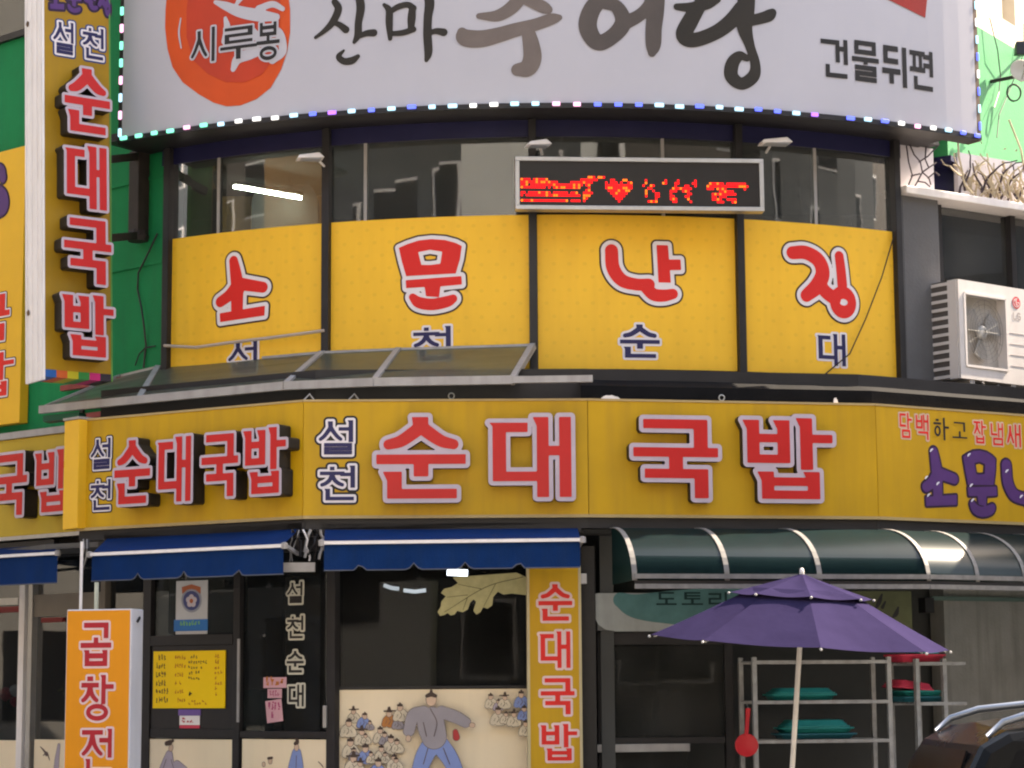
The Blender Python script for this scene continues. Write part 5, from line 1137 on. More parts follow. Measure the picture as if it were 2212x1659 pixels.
panel(WF, (76, 1598, 190, 1655), 'cream panel behind the orange sign painted with a flying bird', [('line', [[(90, 1613, 1), (98, 1622, 2.5), (104, 1632, 2)], [(96, 1632, 1), (104, 1626, 2.5), (110, 1642, 1)], [(100, 1624, 3), (102, 1630, 3)]]), ('lilac', [[(130, 1610, 4), (126, 1640, 7), (124, 1670, 9)]])])
t = thing('hanging_cloth', 'crumpled pink and white cloth behind the left wing glass', 'cloth', WF.P(WF.uv(10, 1530)[0], 1.4, -0.1))
for k, (x, y, r, m_) in enumerate(((-8, 1500, 16, PINKR), (10, 1492, 14, WHITEP), (24, 1496, 12, WHITEP), (2, 1516, 12, PINKR), (14, 1528, 8, PINK))):
    c = WF.P(*WF.uv(x, y), -0.12 - 0.02*k); mb = MB(); rr_ = r*PX*1.1
    mb.lathe(c, [(0.01, -rr_), (rr_*0.7, -rr_*0.6), (rr_, 0), (rr_*0.8, rr_*0.7), (0.02, rr_)], 9); mb.build('fold', m_, t)
t = thing('indoor_plant', 'yellow green leafy plant inside the left wing glass', 'plant', WF.P(WF.uv(110, 1560)[0], GZ, -0.5))
for k in range(16):
    c = np.array(WF.P(*WF.uv(95 + R_.uniform(-55, 42), 1470 + R_.uniform(-20, 22)), -0.5 + R_.uniform(-0.1, 0.1))); d = np.array([R_.uniform(-1, 1), R_.uniform(-0.4, 0.4), R_.uniform(-1, 0.3)])*0.10; e = np.array([0.03, 0.01, 0.03])
    quad_mb([c, c + d*0.5 + e, c + d, c + d*0.5 - e]).build('leaf', mat('yellow_green_leaf', (0.16, 0.17, 0.03), 0.6), t)
MB().tube([WF.P(WF.uv(100, 1500)[0], GZ, -0.5), WF.P(WF.uv(98, 1480)[0], 1.55, -0.5)], 0.015, 6).build('stem', INT, t)
MB().lathe(WF.P(WF.uv(100, 1500)[0], GZ, -0.5), [(0.12, 0), (0.17, 0.3), (0.15, 0.3)], 12).build('pot', INTB, t)

# ------------------------------------------------------------------ right half: recessed dark doorway, green canopy
t = thing('dark_shop_front', 'dark recessed front under the green canopy with faded green sign', 'shop front', SFR.P(1.2, GZ, 0))
MB().slab(SFR, -0.3, 3.7, GZ, 4.2, -0.12, -0.06).build('rear_wall', INTB, t)
MB().prism([SFR.P(-0.3, 2.93, 0), SFR.P(3.4, 2.93, 0), FC.P(FC.L + 0.5, 2.93, -0.25), FC.P(0.0, 2.93, -0.25)], (0, 0, 0.05)).build('ceiling', INTB, t)
RS = FC.off(-0.55)
for b_ in ((1291, 1366, 1305, 1655), (1566, 1366, 1584, 1655)): pslab(MB(), RS, *b_, -0.05, 0.02, GZ).build('door_frame', DARK, t)
pslab(MB(), RS, 1305.5, 1366, 1565.5, 1392, -0.05, 0.02).build('door_frame', DARK, t)
pslab(MB(), RS, 1305.5, 1392.5, 1565.5, 1592, -0.03, -0.022).build('door_pane', GLASSR, t)
pslab(MB(), RS, 1305.5, 1592.5, 1565.5, 1606, -0.05, 0.02).build('door_frame', DARK, t)
pslab(MB(), RS, 1306, 1625, 1486, 1655, -0.03, -0.022, GZ + 0.1).build('lower_pane', GLASSR, t)
pslab(MB(), RS, 1287, 1606.5, 1487, 1624, -0.03, 0.06).build('push_bar', GREYM, t, bevel=0.006)
u0, v0, u1, v1 = box_uv(RS.off(-0.5), (1310, 1400, 1345, 1540)); MB().slab(RS.off(-0.5), u0, u1, v0, v1, -0.05, 0).build('inner_poster', mat('dim_poster', (0.10, 0.095, 0.09), 0.7), t)
# faded sign under the canopy
US = RS.off(0.12); t = thing('faded_sign', 'faded teal and white sign under the green canopy reading 도토리', 'sign', US.P(US.uv(1440, 1365)[0], 2.0, 0))
pts = [(1286, 1281), (1640, 1281), (1640, 1364), (1330, 1364), (1308, 1360), (1293, 1350), (1287, 1340)]
print_px(t, US, [('p', pts)], mat('faded_white', (0.34, 0.35, 0.34), 0.6, var=0.15, streak=0.2), 'board', w=0.0, cell=0.02)
print_px(t, US, [('c', [(1340, 1296, 16), (1375, 1310, 26), (1450, 1312, 36), (1540, 1312, 42), (1625, 1312, 42)])], mat('faded_teal', (0.08, 0.19, 0.19), 0.6, var=0.3, scale=3), 'teal_field', w=0.004, cell=0.012)
for ch, b_ in (('도', (1417, 1279, 1461, 1307)), ('토', (1472, 1279, 1518, 1307)), ('리', (1530, 1279, 1570, 1311))): goth_letter(t, US, ch, b_, [(0.0, mat('dark_green_print', (0.008, 0.035, 0.035), 0.5))], style=Goth(0.13, 0.13, 0.0), base=0.008)
MB().slab(US, US.uv(1290, 1300)[0], US.uv(1640, 1300)[0], US.uv(1400, 1362)[1], US.uv(1400, 1283)[1], -0.12, -0.004).build('sign_box', INT, t)
u0, v0, u1, v1 = box_uv(US, (1842, 1277, 1970, 1392)); t = thing('olive_panel', 'dim olive green panel with dark sprigs right of the umbrella top', 'panel', US.P(u0, v0, 0))
MB().slab(US, u0, u1, v0, v1, -0.05, 0).build('board', mat('olive_board', (0.10, 0.105, 0.05), 0.6, var=0.25, scale=4), t)
for s_ in ([(1905, 1284, 2), (1899, 1300, 5), (1893, 1312, 3)], [(1912, 1300, 2), (1906, 1312, 4)], [(1940, 1312, 2), (1936, 1325, 5), (1930, 1332, 3)], [(1920, 1340, 2), (1924, 1352, 4)]):
    print_px(t, US, [('c', s_)], DARK, 'sprig', w=0.003, cell=0.006)
# grey wall on the far right, ground floor
CW = FD.off(-0.65); u0 = CW.uv(2040, 1400)[0]
t = thing('grey_wall', 'rough grey concrete wall at the right under the canopy', 'wall', CW.P(u0, GZ, 0))
MB().slab(CW, u0 + 0.01, 3.3, GZ, 2.95, -0.2, 0).build('wall_face', mat('pale_concrete', (0.27, 0.26, 0.24), 0.85, var=0.25, scale=1.4, streak=0.5, bump=0.3), t)
pslab(MB(), CW, 2005, 1290, 2212, 1299, 0.02, 0.06).build('conduit', mat('dull_green_pipe', (0.10, 0.15, 0.13), 0.5), t)
pslab(MB(), CW, 1984, 1292, 2003, 1324, 0.0, 0.10).build('switch_box', DARK, t)
# green barrel canopy
RIBM = mat('canopy_rib', (0.20, 0.19, 0.18), 0.6, var=0.25, scale=14, streak=0.3)
REACH = 0.82
zt_, zb_ = 2.955, FC.off(REACH).uv(1600, 1254)[1]
NP = 12
def cpt(base_pts, a, i):
    pass
prof = [(REACH*math.sin(math.pi/2*k/NP), zb_ + (zt_ - zb_)*math.cos(math.pi/2*k/NP)) for k in range(NP + 1)]
back = [np.array(FC.P(FC.off(REACH).uv(1371, 1250)[0], 0, 0)[:2]), np.array(BD), np.array(BE)]
rows_ = [offset_poly(back, w_) for w_, _ in prof]
t = thing('green_canopy', 'dark green barrel shaped plastic canopy with grey ribs over the right front', 'canopy', (2.2, 0.0, zb_))
def seg_pts(i, q): return [np.array([*(rows_[k][i] + (rows_[k][i + 1] - rows_[k][i])*q), prof[k][1]]) for k in range(NP + 1)]
LC = np.linalg.norm(rows_[-1][1] - rows_[-1][0])
fq = [0.0] + [(FC.off(REACH).uv(x, 1250)[0] - FC.off(REACH).uv(1371, 1250)[0])/LC for x in (1571, 1771)] + [1.0]
sections = [(0, fq[i], fq[i + 1]) for i in range(3)] + [(1, q, q + 0.145) for q in np.arange(0, 0.86, 0.145)]
for (i, q0, q1) in sections:
    mb = MB(); A_ = seg_pts(i, q0 + 0.002); B_ = seg_pts(i, min(1, q1) - 0.002)
    mb.add(A_ + B_, [(k, NP + 1 + k, NP + 2 + k, k + 1) for k in range(NP)]); mb.build('sheet', POLYG, t, smooth=True)
    P_ = seg_pts(i, q0); out = [p_ + np.array([0, -0.006, 0.008]) for p_ in P_]
    d = rows_[0][i + 1] - rows_[0][i]; d = np.append(d/np.linalg.norm(d), 0)*0.022; mb = MB()
    for k in range(NP): mb.hexa([P_[k] - d, P_[k] + d, P_[k + 1] + d, P_[k + 1] - d, out[k] - d, out[k] + d, out[k + 1] + d, out[k + 1] - d])
    mb.build('rib', RIBM, t)
for i in range(2):
    a_, b_ = rows_[-1][i], rows_[-1][i + 1]
    for dz in (0.035, -0.05): MB().bar((*(a_ + np.array([0, -0.01])), zb_ + dz), (*(b_ + np.array([0, -0.01])), zb_ + dz), 0.03, 0.04).build('front_rail', RIBM, t)
    MB().bar((*(a_ + np.array([0, 0.01])), zb_ - 0.01), (*(b_ + np.array([0, 0.01])), zb_ - 0.01), 0.015, 0.05).build('rail_groove', DARK, t)
    MB().bar((*rows_[0][i], zt_), (*rows_[0][i + 1], zt_), 0.05, 0.05).build('rear_rail', DARK, t)
E_ = seg_pts(0, 0.0); mb = MB(); c0 = np.array([*rows_[0][0], zb_]); mb.add([c0] + E_, [(0, k + 1, k + 2) for k in range(NP)]); mb.build('end_panel', sheet('end_green', (0.008, 0.03, 0.026), (0.02, 0.05, 0.045), 0.3, refl=0.05, base=0.0, opac=0.7), t)

# ------------------------------------------------------------------ purple umbrella
UY = -1.45; uc = at(1728, 1390, UY); tl = math.radians(3.4)
axis = np.array([math.sin(tl)*0.9, 0.0, math.cos(tl)]); axis /= np.linalg.norm(axis)
ex_ = np.array([math.cos(tl), 0, -math.sin(tl)]); ey_ = np.array([0, math.cos(0.05), math.sin(0.05)])
uz = (UY + 19.3)/FOC; Rb = 320*uz; Rt = 153*uz
c_edge = at(1728, 1388, UY); foot = at(1712, 1659, UY); foot = c_edge + (foot - c_edge)/(foot[2] - c_edge[2])*(GZ - c_edge[2])
t = thing('parasol', 'two tier purple parasol on a thin white pole', 'parasol', foot)
pt = lambda r, a, h: c_edge + r*(ex_*math.cos(a) + ey_*math.sin(a)) + axis*h
hb = (1394 - 1294)*uz; ha = (1394 - 1247)*uz
for nm, r0, h0, r1, h1, k0 in (('lower_canopy', 0.40, hb + 0.05, Rb, 0.0, 0), ('upper_canopy', 0.015, ha, Rt, hb, 0)):
    for s_ in range(8):
        mb = MB(); n1, n2 = 6, 6; vs = []
        for i in range(n1 + 1):
            q = i/n1
            for j in range(n2 + 1):
                a0 = math.pi/4*s_; p0_ = pt(r0 + (r1 - r0)*q, a0, h0 + (h1 - h0)*q**0.93); p1_ = pt(r0 + (r1 - r0)*q, a0 + math.pi/4, h0 + (h1 - h0)*q**0.93)
                f = j/n2; p_ = p0_ + (p1_ - p0_)*f; sagd = math.sin(math.pi*f)*(0.040*q)
                vs.append(p_ + np.array([0, 0, -sagd*0.95*(1 - q*q*0.6)]) + (c_edge - p_)*np.array([1, 1, 0])*0.05*math.sin(math.pi*f)*q**3)
        mb.add(vs, [(i*(n2 + 1) + j, i*(n2 + 1) + j + 1, (i + 1)*(n2 + 1) + j + 1, (i + 1)*(n2 + 1) + j) for i in range(n1) for j in range(n2)])
        mb.build(nm, UMB, t, smooth=True)
    for s_ in range(8):
        a0 = math.pi/4*s_; e = pt(r1, a0, h1)
        MB().lathe(e - np.array([0, 0, 0.012]), [(0.003, 0), (0.010, 0.005), (0.011, 0.018), (0.004, 0.024)], 8, axis=(e - c_edge) + np.array([0, 0, -0.2])).build('rib_tip', mat('tip_plastic', (0.42, 0.41, 0.40), 0.5), t)
        if nm == 'lower_canopy':
            MB().tube([pt(0.03, a0, ha - 0.12), pt(r1*0.98, a0, h1 - 0.012)], 0.007, 6).build('rib', ALUM, t)
            MB().tube([pt(0.03, a0, 0.05), pt(r1*0.55, a0, h1 + (hb - h1)*0.45)], 0.006, 6).build('strut', ALUM, t)
MB().tube([foot + np.array([0, 0, 0.05]), c_edge, c_edge + axis*(ha + 0.01)], 0.021, 10).build('pole', mat('parasol_pole', (0.62, 0.58, 0.54), 0.4, var=0.12, scale=8), t)
MB().lathe(c_edge + axis*(ha + 0.005), [(0.012, 0), (0.02, 0.012), (0.016, 0.035), (0.004, 0.045)], 10).build('finial', WHITEP, t)
MB().lathe(foot, [(0.26, 0), (0.27, 0.04), (0.08, 0.07), (0.035, 0.2), (0.03, 0.2)], 24).build('base', CONC, t)

# ------------------------------------------------------------------ racks with baskets
def rack(S, xs, zs, depth, label, x_end=None):
    t = thing('storage_rack', label, 'rack', S.P(S.uv(xs[0], 1500)[0], GZ, 0), 'steel racks under the canopy')
    us = [S.uv(x, 1500)[0] for x in xs]; zv = [S.uv(xs[0], y)[1] for y in zs]; top = max(zv) + 0.03
    for u in us:
        for w_ in (0, -depth): MB().slab(S, u - 0.02, u + 0.02, GZ, top, w_ - 0.02, w_ + 0.02).build('post', RACK, t)
    ue = us[-1] if x_end is None else S.uv(x_end, 1500)[0]
    for z_ in zv + [0.5]:
        for w_ in (0.0, -depth): MB().slab(S, us[0], ue, z_ - 0.03, z_, w_ - 0.018, w_ + 0.024).build('shelf_rail', RACK, t)
        for k in range(6):
            w_ = -depth*(k + 0.5)/6; MB().slab(S, us[0], ue, z_ - 0.012, z_ - 0.003, w_ - 0.022, w_ + 0.022).build('slat', RACK, t)
    return t, us, zv
RK1 = FC.off(-0.05); RK2 = Plane(RK1.P(RK1.uv(1940, 1500)[0], 0)[:2], np.array(RK1.P(RK1.uv(1940, 1500)[0], 0)[:2]) + FD.d*2 + FC.d*0.6)
_, us1, zv1 = rack(RK1, (1630, 1921), (1427, 1514, 1599), 0.42, 'grey steel rack behind the parasol pole')
_, us2, zv2 = rack(RK2.off(-0.1), (1981, 2040), (1430, 1517), 0.4, 'narrow grey steel rack left of the concrete wall', x_end=2085)
def tray(S, x0, x1, z, h, m, label, name='tray', w=-0.2, tilt=0.0, dome=False):
    u0 = S.uv(x0, 1500)[0]; u1 = S.uv(x1, 1500)[0]; mb = MB(); n_ = 24; rows = [(0.84, 0.0), (0.93, h*0.72), (1.0, h*0.74), (1.0, h), (0.94, h), (0.86, h*0.3)]
    if dome: rows = [(1.0, 0.0), (1.0, h*0.22), (0.93, h*0.26), (0.90, h*0.55), (0.86, h*0.6), (0.82, h*0.95), (0.74, h), (0.3, h)]
    if name == 'bowl': rows = [(1.0, 0.0), (1.0, h*0.2), (0.85, h*0.65), (0.55, h*0.95), (0.5, h)]
    cu, cw_ = (u0 + u1)/2, w; a_, b_ = (u1 - u0)/2, 0.17; vs = []
    for r, hh in rows:
        for k in range(n_):
            an = 2*math.pi*k/n_; cx = abs(math.cos(an))**0.33*math.copysign(1, math.cos(an)); sy = abs(math.sin(an))**0.33*math.copysign(1, math.sin(an))
            vs.append(S.P(cu + a_*r*cx, z + hh + tilt*cx*a_, cw_ + b_*r*sy))
    k_ = len(rows); fs = [(i*n_ + j, i*n_ + (j + 1) % n_, (i + 1)*n_ + (j + 1) % n_, (i + 1)*n_ + j) for i in range(k_ - 1) for j in range(n_)] + [tuple(range(n_))[::-1], tuple(range((k_ - 1)*n_, k_*n_))]
    mb.add(vs, fs); tag(mb.build(name, m, smooth=True), label, name.replace('_', ' '), 'plastic trays and bowls on the racks')
T2 = mat('blue_teal_plastic', (0.015, 0.13, 0.16), 0.4)
tray(RK1, 1668, 1816, zv1[1] + 0.002, 0.055, TEAL, 'long teal tray on the middle shelf of the rack, lower one')
tray(RK1, 1676, 1812, zv1[1] + 0.06, 0.05, TEAL, 'long teal tray stacked upside down on the middle shelf', dome=True)
tray(RK1, 1684, 1858, zv1[2] + 0.002, 0.05, T2, 'bluish teal tray at the bottom of the lower shelf stack')
tray(RK1, 1690, 1852, zv1[2] + 0.055, 0.05, TEAL, 'teal tray in the middle of the lower shelf stack')
tray(RK1, 1700, 1842, zv1[2] + 0.107, 0.065, TEAL, 'teal tray topping the lower shelf stack', dome=True)
R2 = RK2.off(-0.1)
tray(R2, 1960, 2055, zv2[1] + 0.002, 0.05, T2, 'blue teal tray on the narrow rack, lowest of its stack')
tray(R2, 1962, 2050, zv2[1] + 0.055, 0.05, TEAL, 'green teal tray on the narrow rack under the red lid')
tray(R2, 1950, 2030, zv2[1] + 0.115, 0.07, PINKR, 'dark red lid lying slanted on teal trays', name='lid', tilt=-0.10, dome=True)
tray(R2, 1955, 2058, zv2[0] + 0.002, 0.07, PINKR, 'bright red tub on top of the narrow rack beneath the parasol edge', name='tub')
tray(R2, 2005, 2040, zv2[0] + 0.075, 0.12, mat('bright_teal_plastic', (0.01, 0.30, 0.26), 0.35), 'teal bowl upside down on the red tub', name='bowl', dome=True)
# red dipper hanging on the rack post
p = at(1616, 1530, 0.0); c = at(1612, 1612, 0.0); t = thing('red_dipper', 'red plastic water dipper hanging from the left rack post', 'dipper', c)
rr_ = 0.098
MB().lathe(c + np.array([0, 0.07, 0]), [(0.02, 0.0), (rr_*0.75, 0.012), (rr_, 0.06), (rr_*1.03, 0.11), (rr_*0.97, 0.115), (rr_*0.9, 0.112)], 24, axis=(0, -1, 0.1), ref=(1, 0, 0)).build('bowl', REDPL, t, smooth=True)
MB().tube([c + np.array([0.0, -0.02, rr_*0.9]), c + np.array([0.012, 0, 0.2]), p], [0.02, 0.017, 0.022], 8).build('handle', REDPL, t)
MB().tube([p, p + np.array([0.0, 0.08, 0.03])], 0.005, 6).build('hook', ALUM, t)

# ------------------------------------------------------------------ air conditioner on the right wing
ad = np.array([math.cos(math.radians(38)), math.sin(math.radians(38))]); a0 = at(2073, 710, 1.78)
AC = Plane(a0[:2], a0[:2] + ad*1.0); AW = 1.02; az1 = AC.uv(2073, 603)[1]; az0 = AC.uv(2073, 816)[1]
t = thing('air_conditioner', 'white outdoor air conditioner unit hung on the right wing', 'air conditioner', AC.P(AW/2, az0, -0.15))
ACW = mat('ac_white', (0.62, 0.58, 0.56), 0.45, var=0.05, streak=0.15, dirt=(0.3, 0.26, 0.22))
f0, f1 = 0.08, 0.70; g0, g1 = az0 + 0.13, az1 - 0.13
cs = MB(); cs.slab(AC, 0, AW, az0, g0, -0.36, 0); cs.slab(AC, 0, AW, g1, az1, -0.36, 0); cs.slab(AC, 0, f0, g0, g1, -0.02, 0); cs.slab(AC, f1, AW, g0, g1, -0.36, 0)
cs.slab(AC, 0, f1, g0, g1, -0.36, -0.12); cs.build('casing', ACW, t)
for b_ in ((0.0, 0.012, -0.36, -0.34), (0.0, 0.012, -0.13, -0.02)): MB().slab(AC, b_[0] - 0.012, b_[0], az0, az1, b_[2], b_[3]).build('side_frame', ACW, t)
MB().slab(AC, -0.004, 0.0, az0, az1, -0.34, -0.02).build('side_recess', mat('ac_dark', (0.09, 0.08, 0.075), 0.6), t)
for k in range(12):
    z_ = az0 + 0.03 + (az1 - az0 - 0.06)*k/11; MB().slab(AC, -0.014, -0.004, z_ - 0.015, z_ + 0.015, -0.34, -0.13).build('louvre', ACW, t)
fc = np.array(AC.P((f0 + f1)/2, (g0 + g1)/2, -0.10)); nn = np.array([AC.n[0], AC.n[1], 0]); dd = np.array([AC.d[0], AC.d[1], 0]); zz = np.array([0, 0, 1.0])
MB().slab(AC, f0, f1, g0, g1, -0.119, -0.115).build('fan_well', mat('ac_well', (0.40, 0.37, 0.34), 0.5, var=0.15), t)
for k in range(3):
    an = 2*math.pi*k/3 + 0.5; mb = MB(); pts = []
    for a_, r_, tw in ((-0.5, 0.06, 0.0), (-0.55, 0.26, 0.03), (0.0, 0.275, 0.015), (0.45, 0.26, -0.01), (0.35, 0.06, 0.0)):
        pts.append(fc + r_*(dd*math.cos(an + a_) + zz*math.sin(an + a_)) + nn*(0.03 + tw))
    mb.prism(pts, nn*0.006); mb.build('fan_blade', mat('ac_blade', (0.27, 0.255, 0.24), 0.45), t)
MB().lathe(fc + nn*0.03, [(0.065, 0), (0.07, 0.03), (0.05, 0.05), (0.01, 0.055)], 16, axis=nn, ref=dd).build('fan_hub', mat('ac_hub', (0.42, 0.42, 0.42), 0.5), t)
for k in range(6):
    r_ = 0.085 + 0.036*k; MB().tube([fc + nn*0.095 + r_*(dd*math.cos(2*math.pi*j/24)*1.0 + zz*math.sin(2*math.pi*j/24)*1.2) for j in range(25)], 0.0018, 4, cap=False).build('grille_ring', mat('grille_wire', (0.13, 0.125, 0.12), 0.5), t)
for k in range(8):
    an = math.pi*k/8; v_ = dd*math.cos(an)*0.265 + zz*math.sin(an)*0.315; MB().tube([fc + nn*0.096 - v_, fc + nn*0.096 + v_], 0.0016, 4).build('grille_spoke', mat('grille_wire', (0, 0, 0)), t)
for b_ in ((f0 - 0.012, f0 + 0.012, g0, g1), (f1 - 0.012, f1 + 0.012, g0, g1), (f0, f1, g1 - 0.012, g1 + 0.012), (f0, f1, g0 - 0.012, g0 + 0.012)): MB().slab(AC, *b_, 0.0005, 0.012).build('grille_frame', ACW, t)
lu, lv = AC.uv(2195, 654)
LGR = mat('logo_red', (0.50, 0.04, 0.06), 0.5)
fill(MB(), field([('p', ell(lu, lv, 0.062, 0.062))], 0.01, 0.005), 0, AC.P, 0.003).build('logo_disc', LGR, t)
fill(MB(), field([('c', [(lu - 0.004, lv + 0.03, 0.005), (lu - 0.004, lv - 0.022, 0.005), (lu + 0.014, lv - 0.022, 0.005)]), ('c', [(lu + 0.012, lv + 0.042, 0.004), (lu - 0.03, lv + 0.03, 0.004), (lu - 0.044, lv, 0.004), (lu - 0.03, lv - 0.032, 0.004), (lu, lv - 0.044, 0.004), (lu + 0.032, lv - 0.03, 0.004), (lu + 0.042, lv, 0.004), (lu + 0.014, lv, 0.004)]), ('p', ell(lu - 0.022, lv + 0.018, 0.007, 0.007, 12))], 0.01, 0.003), 0, AC.P, 0.006).build('logo_mark', ACW, t)
lz = AC.uv(2195, 683)[1]; LGY = mat('logo_grey', (0.34, 0.30, 0.30), 0.5)
fill(MB(), field([('c', [(lu - 0.05, lz + 0.03, 0.007), (lu - 0.05, lz - 0.03, 0.007), (lu - 0.01, lz - 0.03, 0.007)]), ('c', [(lu + 0.05, lz + 0.025, 0.007), (lu + 0.02, lz + 0.03, 0.007), (lu + 0.006, lz, 0.007), (lu + 0.02, lz - 0.03, 0.007), (lu + 0.05, lz - 0.028, 0.007), (lu + 0.05, lz - 0.002, 0.007), (lu + 0.03, lz - 0.002, 0.007)])], 0.01, 0.004), 0, AC.P, 0.003).build('logo_letters', LGY, t)
for k in range(4): MB().slab(AC, f1 + 0.05, AW, az0 + 0.18 + 0.11*k, az0 + 0.186 + 0.11*k, 0.0005, 0.003).build('groove', LGY, t)
for u_ in (0.14, 0.76): MB().slab(AC, u_, u_ + 0.07, az0 - 0.07, az0 - 0.001, -0.34, -0.01).build('foot', GREYM, t)
for u_ in (0.14, 0.76): MB().slab(AC, u_, u_ + 0.05, az0 - 0.12, az0 - 0.071, -0.75, 0.02).build('bracket', GREYM, t)
p = np.array(AC.P(0.3, az0 - 0.02, 0.01)); tag(MB().tube([p + np.array([0.02*k, 0.02*k, -0.10*math.sin(math.pi*k/10)]) for k in range(11)], 0.010, 6).build('drain_hose', GREYM), 'grey looped hose under the air conditioner', 'hose')

# ------------------------------------------------------------------ dry vine tangle and cables above the ledge
DRY = mat('dry_vine', (0.50, 0.42, 0.30), 0.8, var=0.25, scale=12); DRYD = mat('dark_branching', (0.06, 0.045, 0.06), 0.8, var=0.3)
def wander(p, d, n_, st, rng, lim=None):
    pts = [np.array(p, float)]; d = np.array(d, float)
    for k in range(n_):
        d = d + np.array([rng.uniform(-0.5, 0.5), rng.uniform(-0.18, 0.18), rng.uniform(-0.5, 0.5)]); d /= np.linalg.norm(d); pts.append(pts[-1] + d*st)
    return pts
rg = random.Random(11)
t = thing('dry_vine', 'tangle of dry pale stems sprawling over the white ledge', 'plant', RWING.P(RWING.uv(2130, 430)[0], zl, 0.0))
for k in range(46):
    p = RWING.P(RWING.uv(2075 + rg.uniform(0, 175), 425)[0], zl + rg.uniform(0.0, 0.1), rg.uniform(-0.05, 0.12)); w_ = wander(p, (rg.uniform(-0.6, 0.4), rg.uniform(-0.2, 0.1), 1), rg.randint(4, 9), 0.065, rg)
    w_ = [np.array([q[0], q[1], min(max(q[2], zl + 0.01), zl + 0.5 - 0.1*math.sin(q[0]*9))]) for q in w_]
    MB().tube(w_, [0.012*(1 - 0.7*i/len(w_)) + 0.002 for i in range(len(w_))], 5).build('stem', DRY if rg.random() < 0.75 else DRYD, t)
mb = MB()
for k in range(260):
    c = np.array(RWING.P(RWING.uv(2085 + rg.uniform(0, 165), 420)[0], zl + 0.03 + abs(rg.gauss(0, 0.17)), rg.uniform(-0.04, 0.15))); d = np.array([rg.uniform(-1, 1), rg.uniform(-1, 1), rg.uniform(-1, 1)])*0.03; e = np.array([rg.uniform(-1, 1), rg.uniform(-1, 1), rg.uniform(-1, 1)])*0.012
    mb.add([c, c + d*0.5 + e, c + d, c + d*0.5 - e], [(0, 1, 2, 3)])
o = mb.build('withered_leaves', mat('withered_leaf', (0.52, 0.44, 0.36), 0.8, var=0.3), t); o['kind'] = 'stuff'
t = thing('dark_branching', 'thin dark branching strands in front of the pale board above the grey column', 'plant', RWING.P(RWING.uv(1985, 400)[0], zl, 0.0))  # dark branching lines over the pale board, built as tubes
for s_ in ([(1965, 312), (1972, 335), (1985, 350), (1992, 372), (1984, 392), (1978, 403)], [(1992, 372), (2008, 360), (2020, 352)], [(1985, 350), (2002, 338), (2026, 312)], [(1992, 372), (2004, 385), (2008, 400)], [(1958, 315), (1960, 350), (1968, 380), (1962, 400)], [(1968, 380), (1985, 376)], [(2004, 385), (2018, 372), (2026, 380)], [(1984, 392), (1996, 395), (2006, 404)], [(2000, 318), (1996, 345), (2003, 362)]):
    MB().tube([RWING.P(*RWING.uv(x, y), 0.0 + 0.02*math.sin(i)) for i, (x, y) in enumerate(s_)], 0.008, 5).build('branching_strand', DRYD, t)
t = thing('hanging_cable', 'pale cable hanging in the gap above the white ledge', 'cable', RWING.P(RWING.uv(2050, 350)[0], zl, 0.0))
for s_ in ([(2048, 312), (2050, 345), (2058, 378)], [(2158, 265), (2172, 300), (2184, 330), (2192, 380)]): MB().tube([RWING.P(*RWING.uv(x, y), 0.14) for x, y in s_], 0.010, 6).build('strand', DRY, t)
# satellite dish on the sunlit green wall, with cables
du, dv = GRU.off(0.34).uv(2205, 155); dc = np.array(GRU.P(du, dv, 0.34)); dn = np.array([0.1, -0.97, 0.15])
t = thing('satellite_dish', 'beige satellite dish on the sunlit green wall at the right edge', 'dish', dc)
MB().lathe(dc, [(0.02, 0.0), (0.07, 0.006), (0.115, 0.022), (0.125, 0.03), (0.118, 0.03), (0.06, 0.012), (0.015, 0.008)], 24, axis=dn).build('reflector', mat('beige_paint', (0.46, 0.42, 0.36), 0.5), t, smooth=True)
MB().tube([dc, dc + np.array([0, 0.05, -0.03]), GRU.P(du, dv - 0.05, 0.0)], 0.02, 8).build('arm', DARK, t)
MB().tube([dc + np.array([0, 0, -0.11]), dc + dn/np.linalg.norm(dn)*0.16], 0.008, 6).build('feed_arm', GREYM, t)
MB().lathe(dc + dn/np.linalg.norm(dn)*0.15, [(0.02, 0), (0.026, 0.04), (0.01, 0.05)], 8, axis=dn).build('receiver', DARK, t)
t = thing('floodlight', 'black floodlight above the dish at the right edge', 'lamp', GRU.P(GRU.uv(2204, 105)[0], GRU.uv(2204, 105)[1], 0.2))
fl = np.array(GRU.P(*GRU.off(0.26).uv(2205, 105), 0.26)); MB().hexa([fl + np.array(q) for q in ((-0.06, -0.05, -0.08), (0.10, -0.05, -0.08), (0.10, 0.08, -0.06), (-0.06, 0.08, -0.06), (-0.05, -0.02, 0.08), (0.09, -0.02, 0.08), (0.09, 0.07, 0.06), (-0.05, 0.07, 0.06))]).build('head', DARK, t, bevel=0.01)
MB().tube([fl, GRU.P(*GRU.uv(2206, 118), 0.0)], 0.015, 6).build('arm', DARK, t)
for s_, lb in (([(2128, 40), (2140, 110), (2156, 165), (2150, 200), (2132, 235)], 'thin dark cable running down the sunlit green wall beside the billboard'), ([(2201, 52), (2196, 120), (2178, 190), (2150, 250), (2138, 300)], 'thin cable slanting down from the dish across the green wall')):
    tag(MB().tube([GRU.P(*GRU.uv(x, y), 0.05 + 0.03*math.sin(i*2)) for i, (x, y) in enumerate(s_)], 0.006, 5).build('cable', DARK), lb, 'cable', 'cables on the sunlit green wall')
cl = np.array(GRU.P(*GRU.uv(2160, 205), 0.16)); tag(MB().tube([cl + 0.09*np.array([math.cos(a_)*0.8, 0.02*a_, math.sin(a_)]) for a_ in np.linspace(0, 11, 40)], 0.009, 6).build('cable_coil', DARK), 'coil of black cable hanging on the sunlit green wall', 'cable')

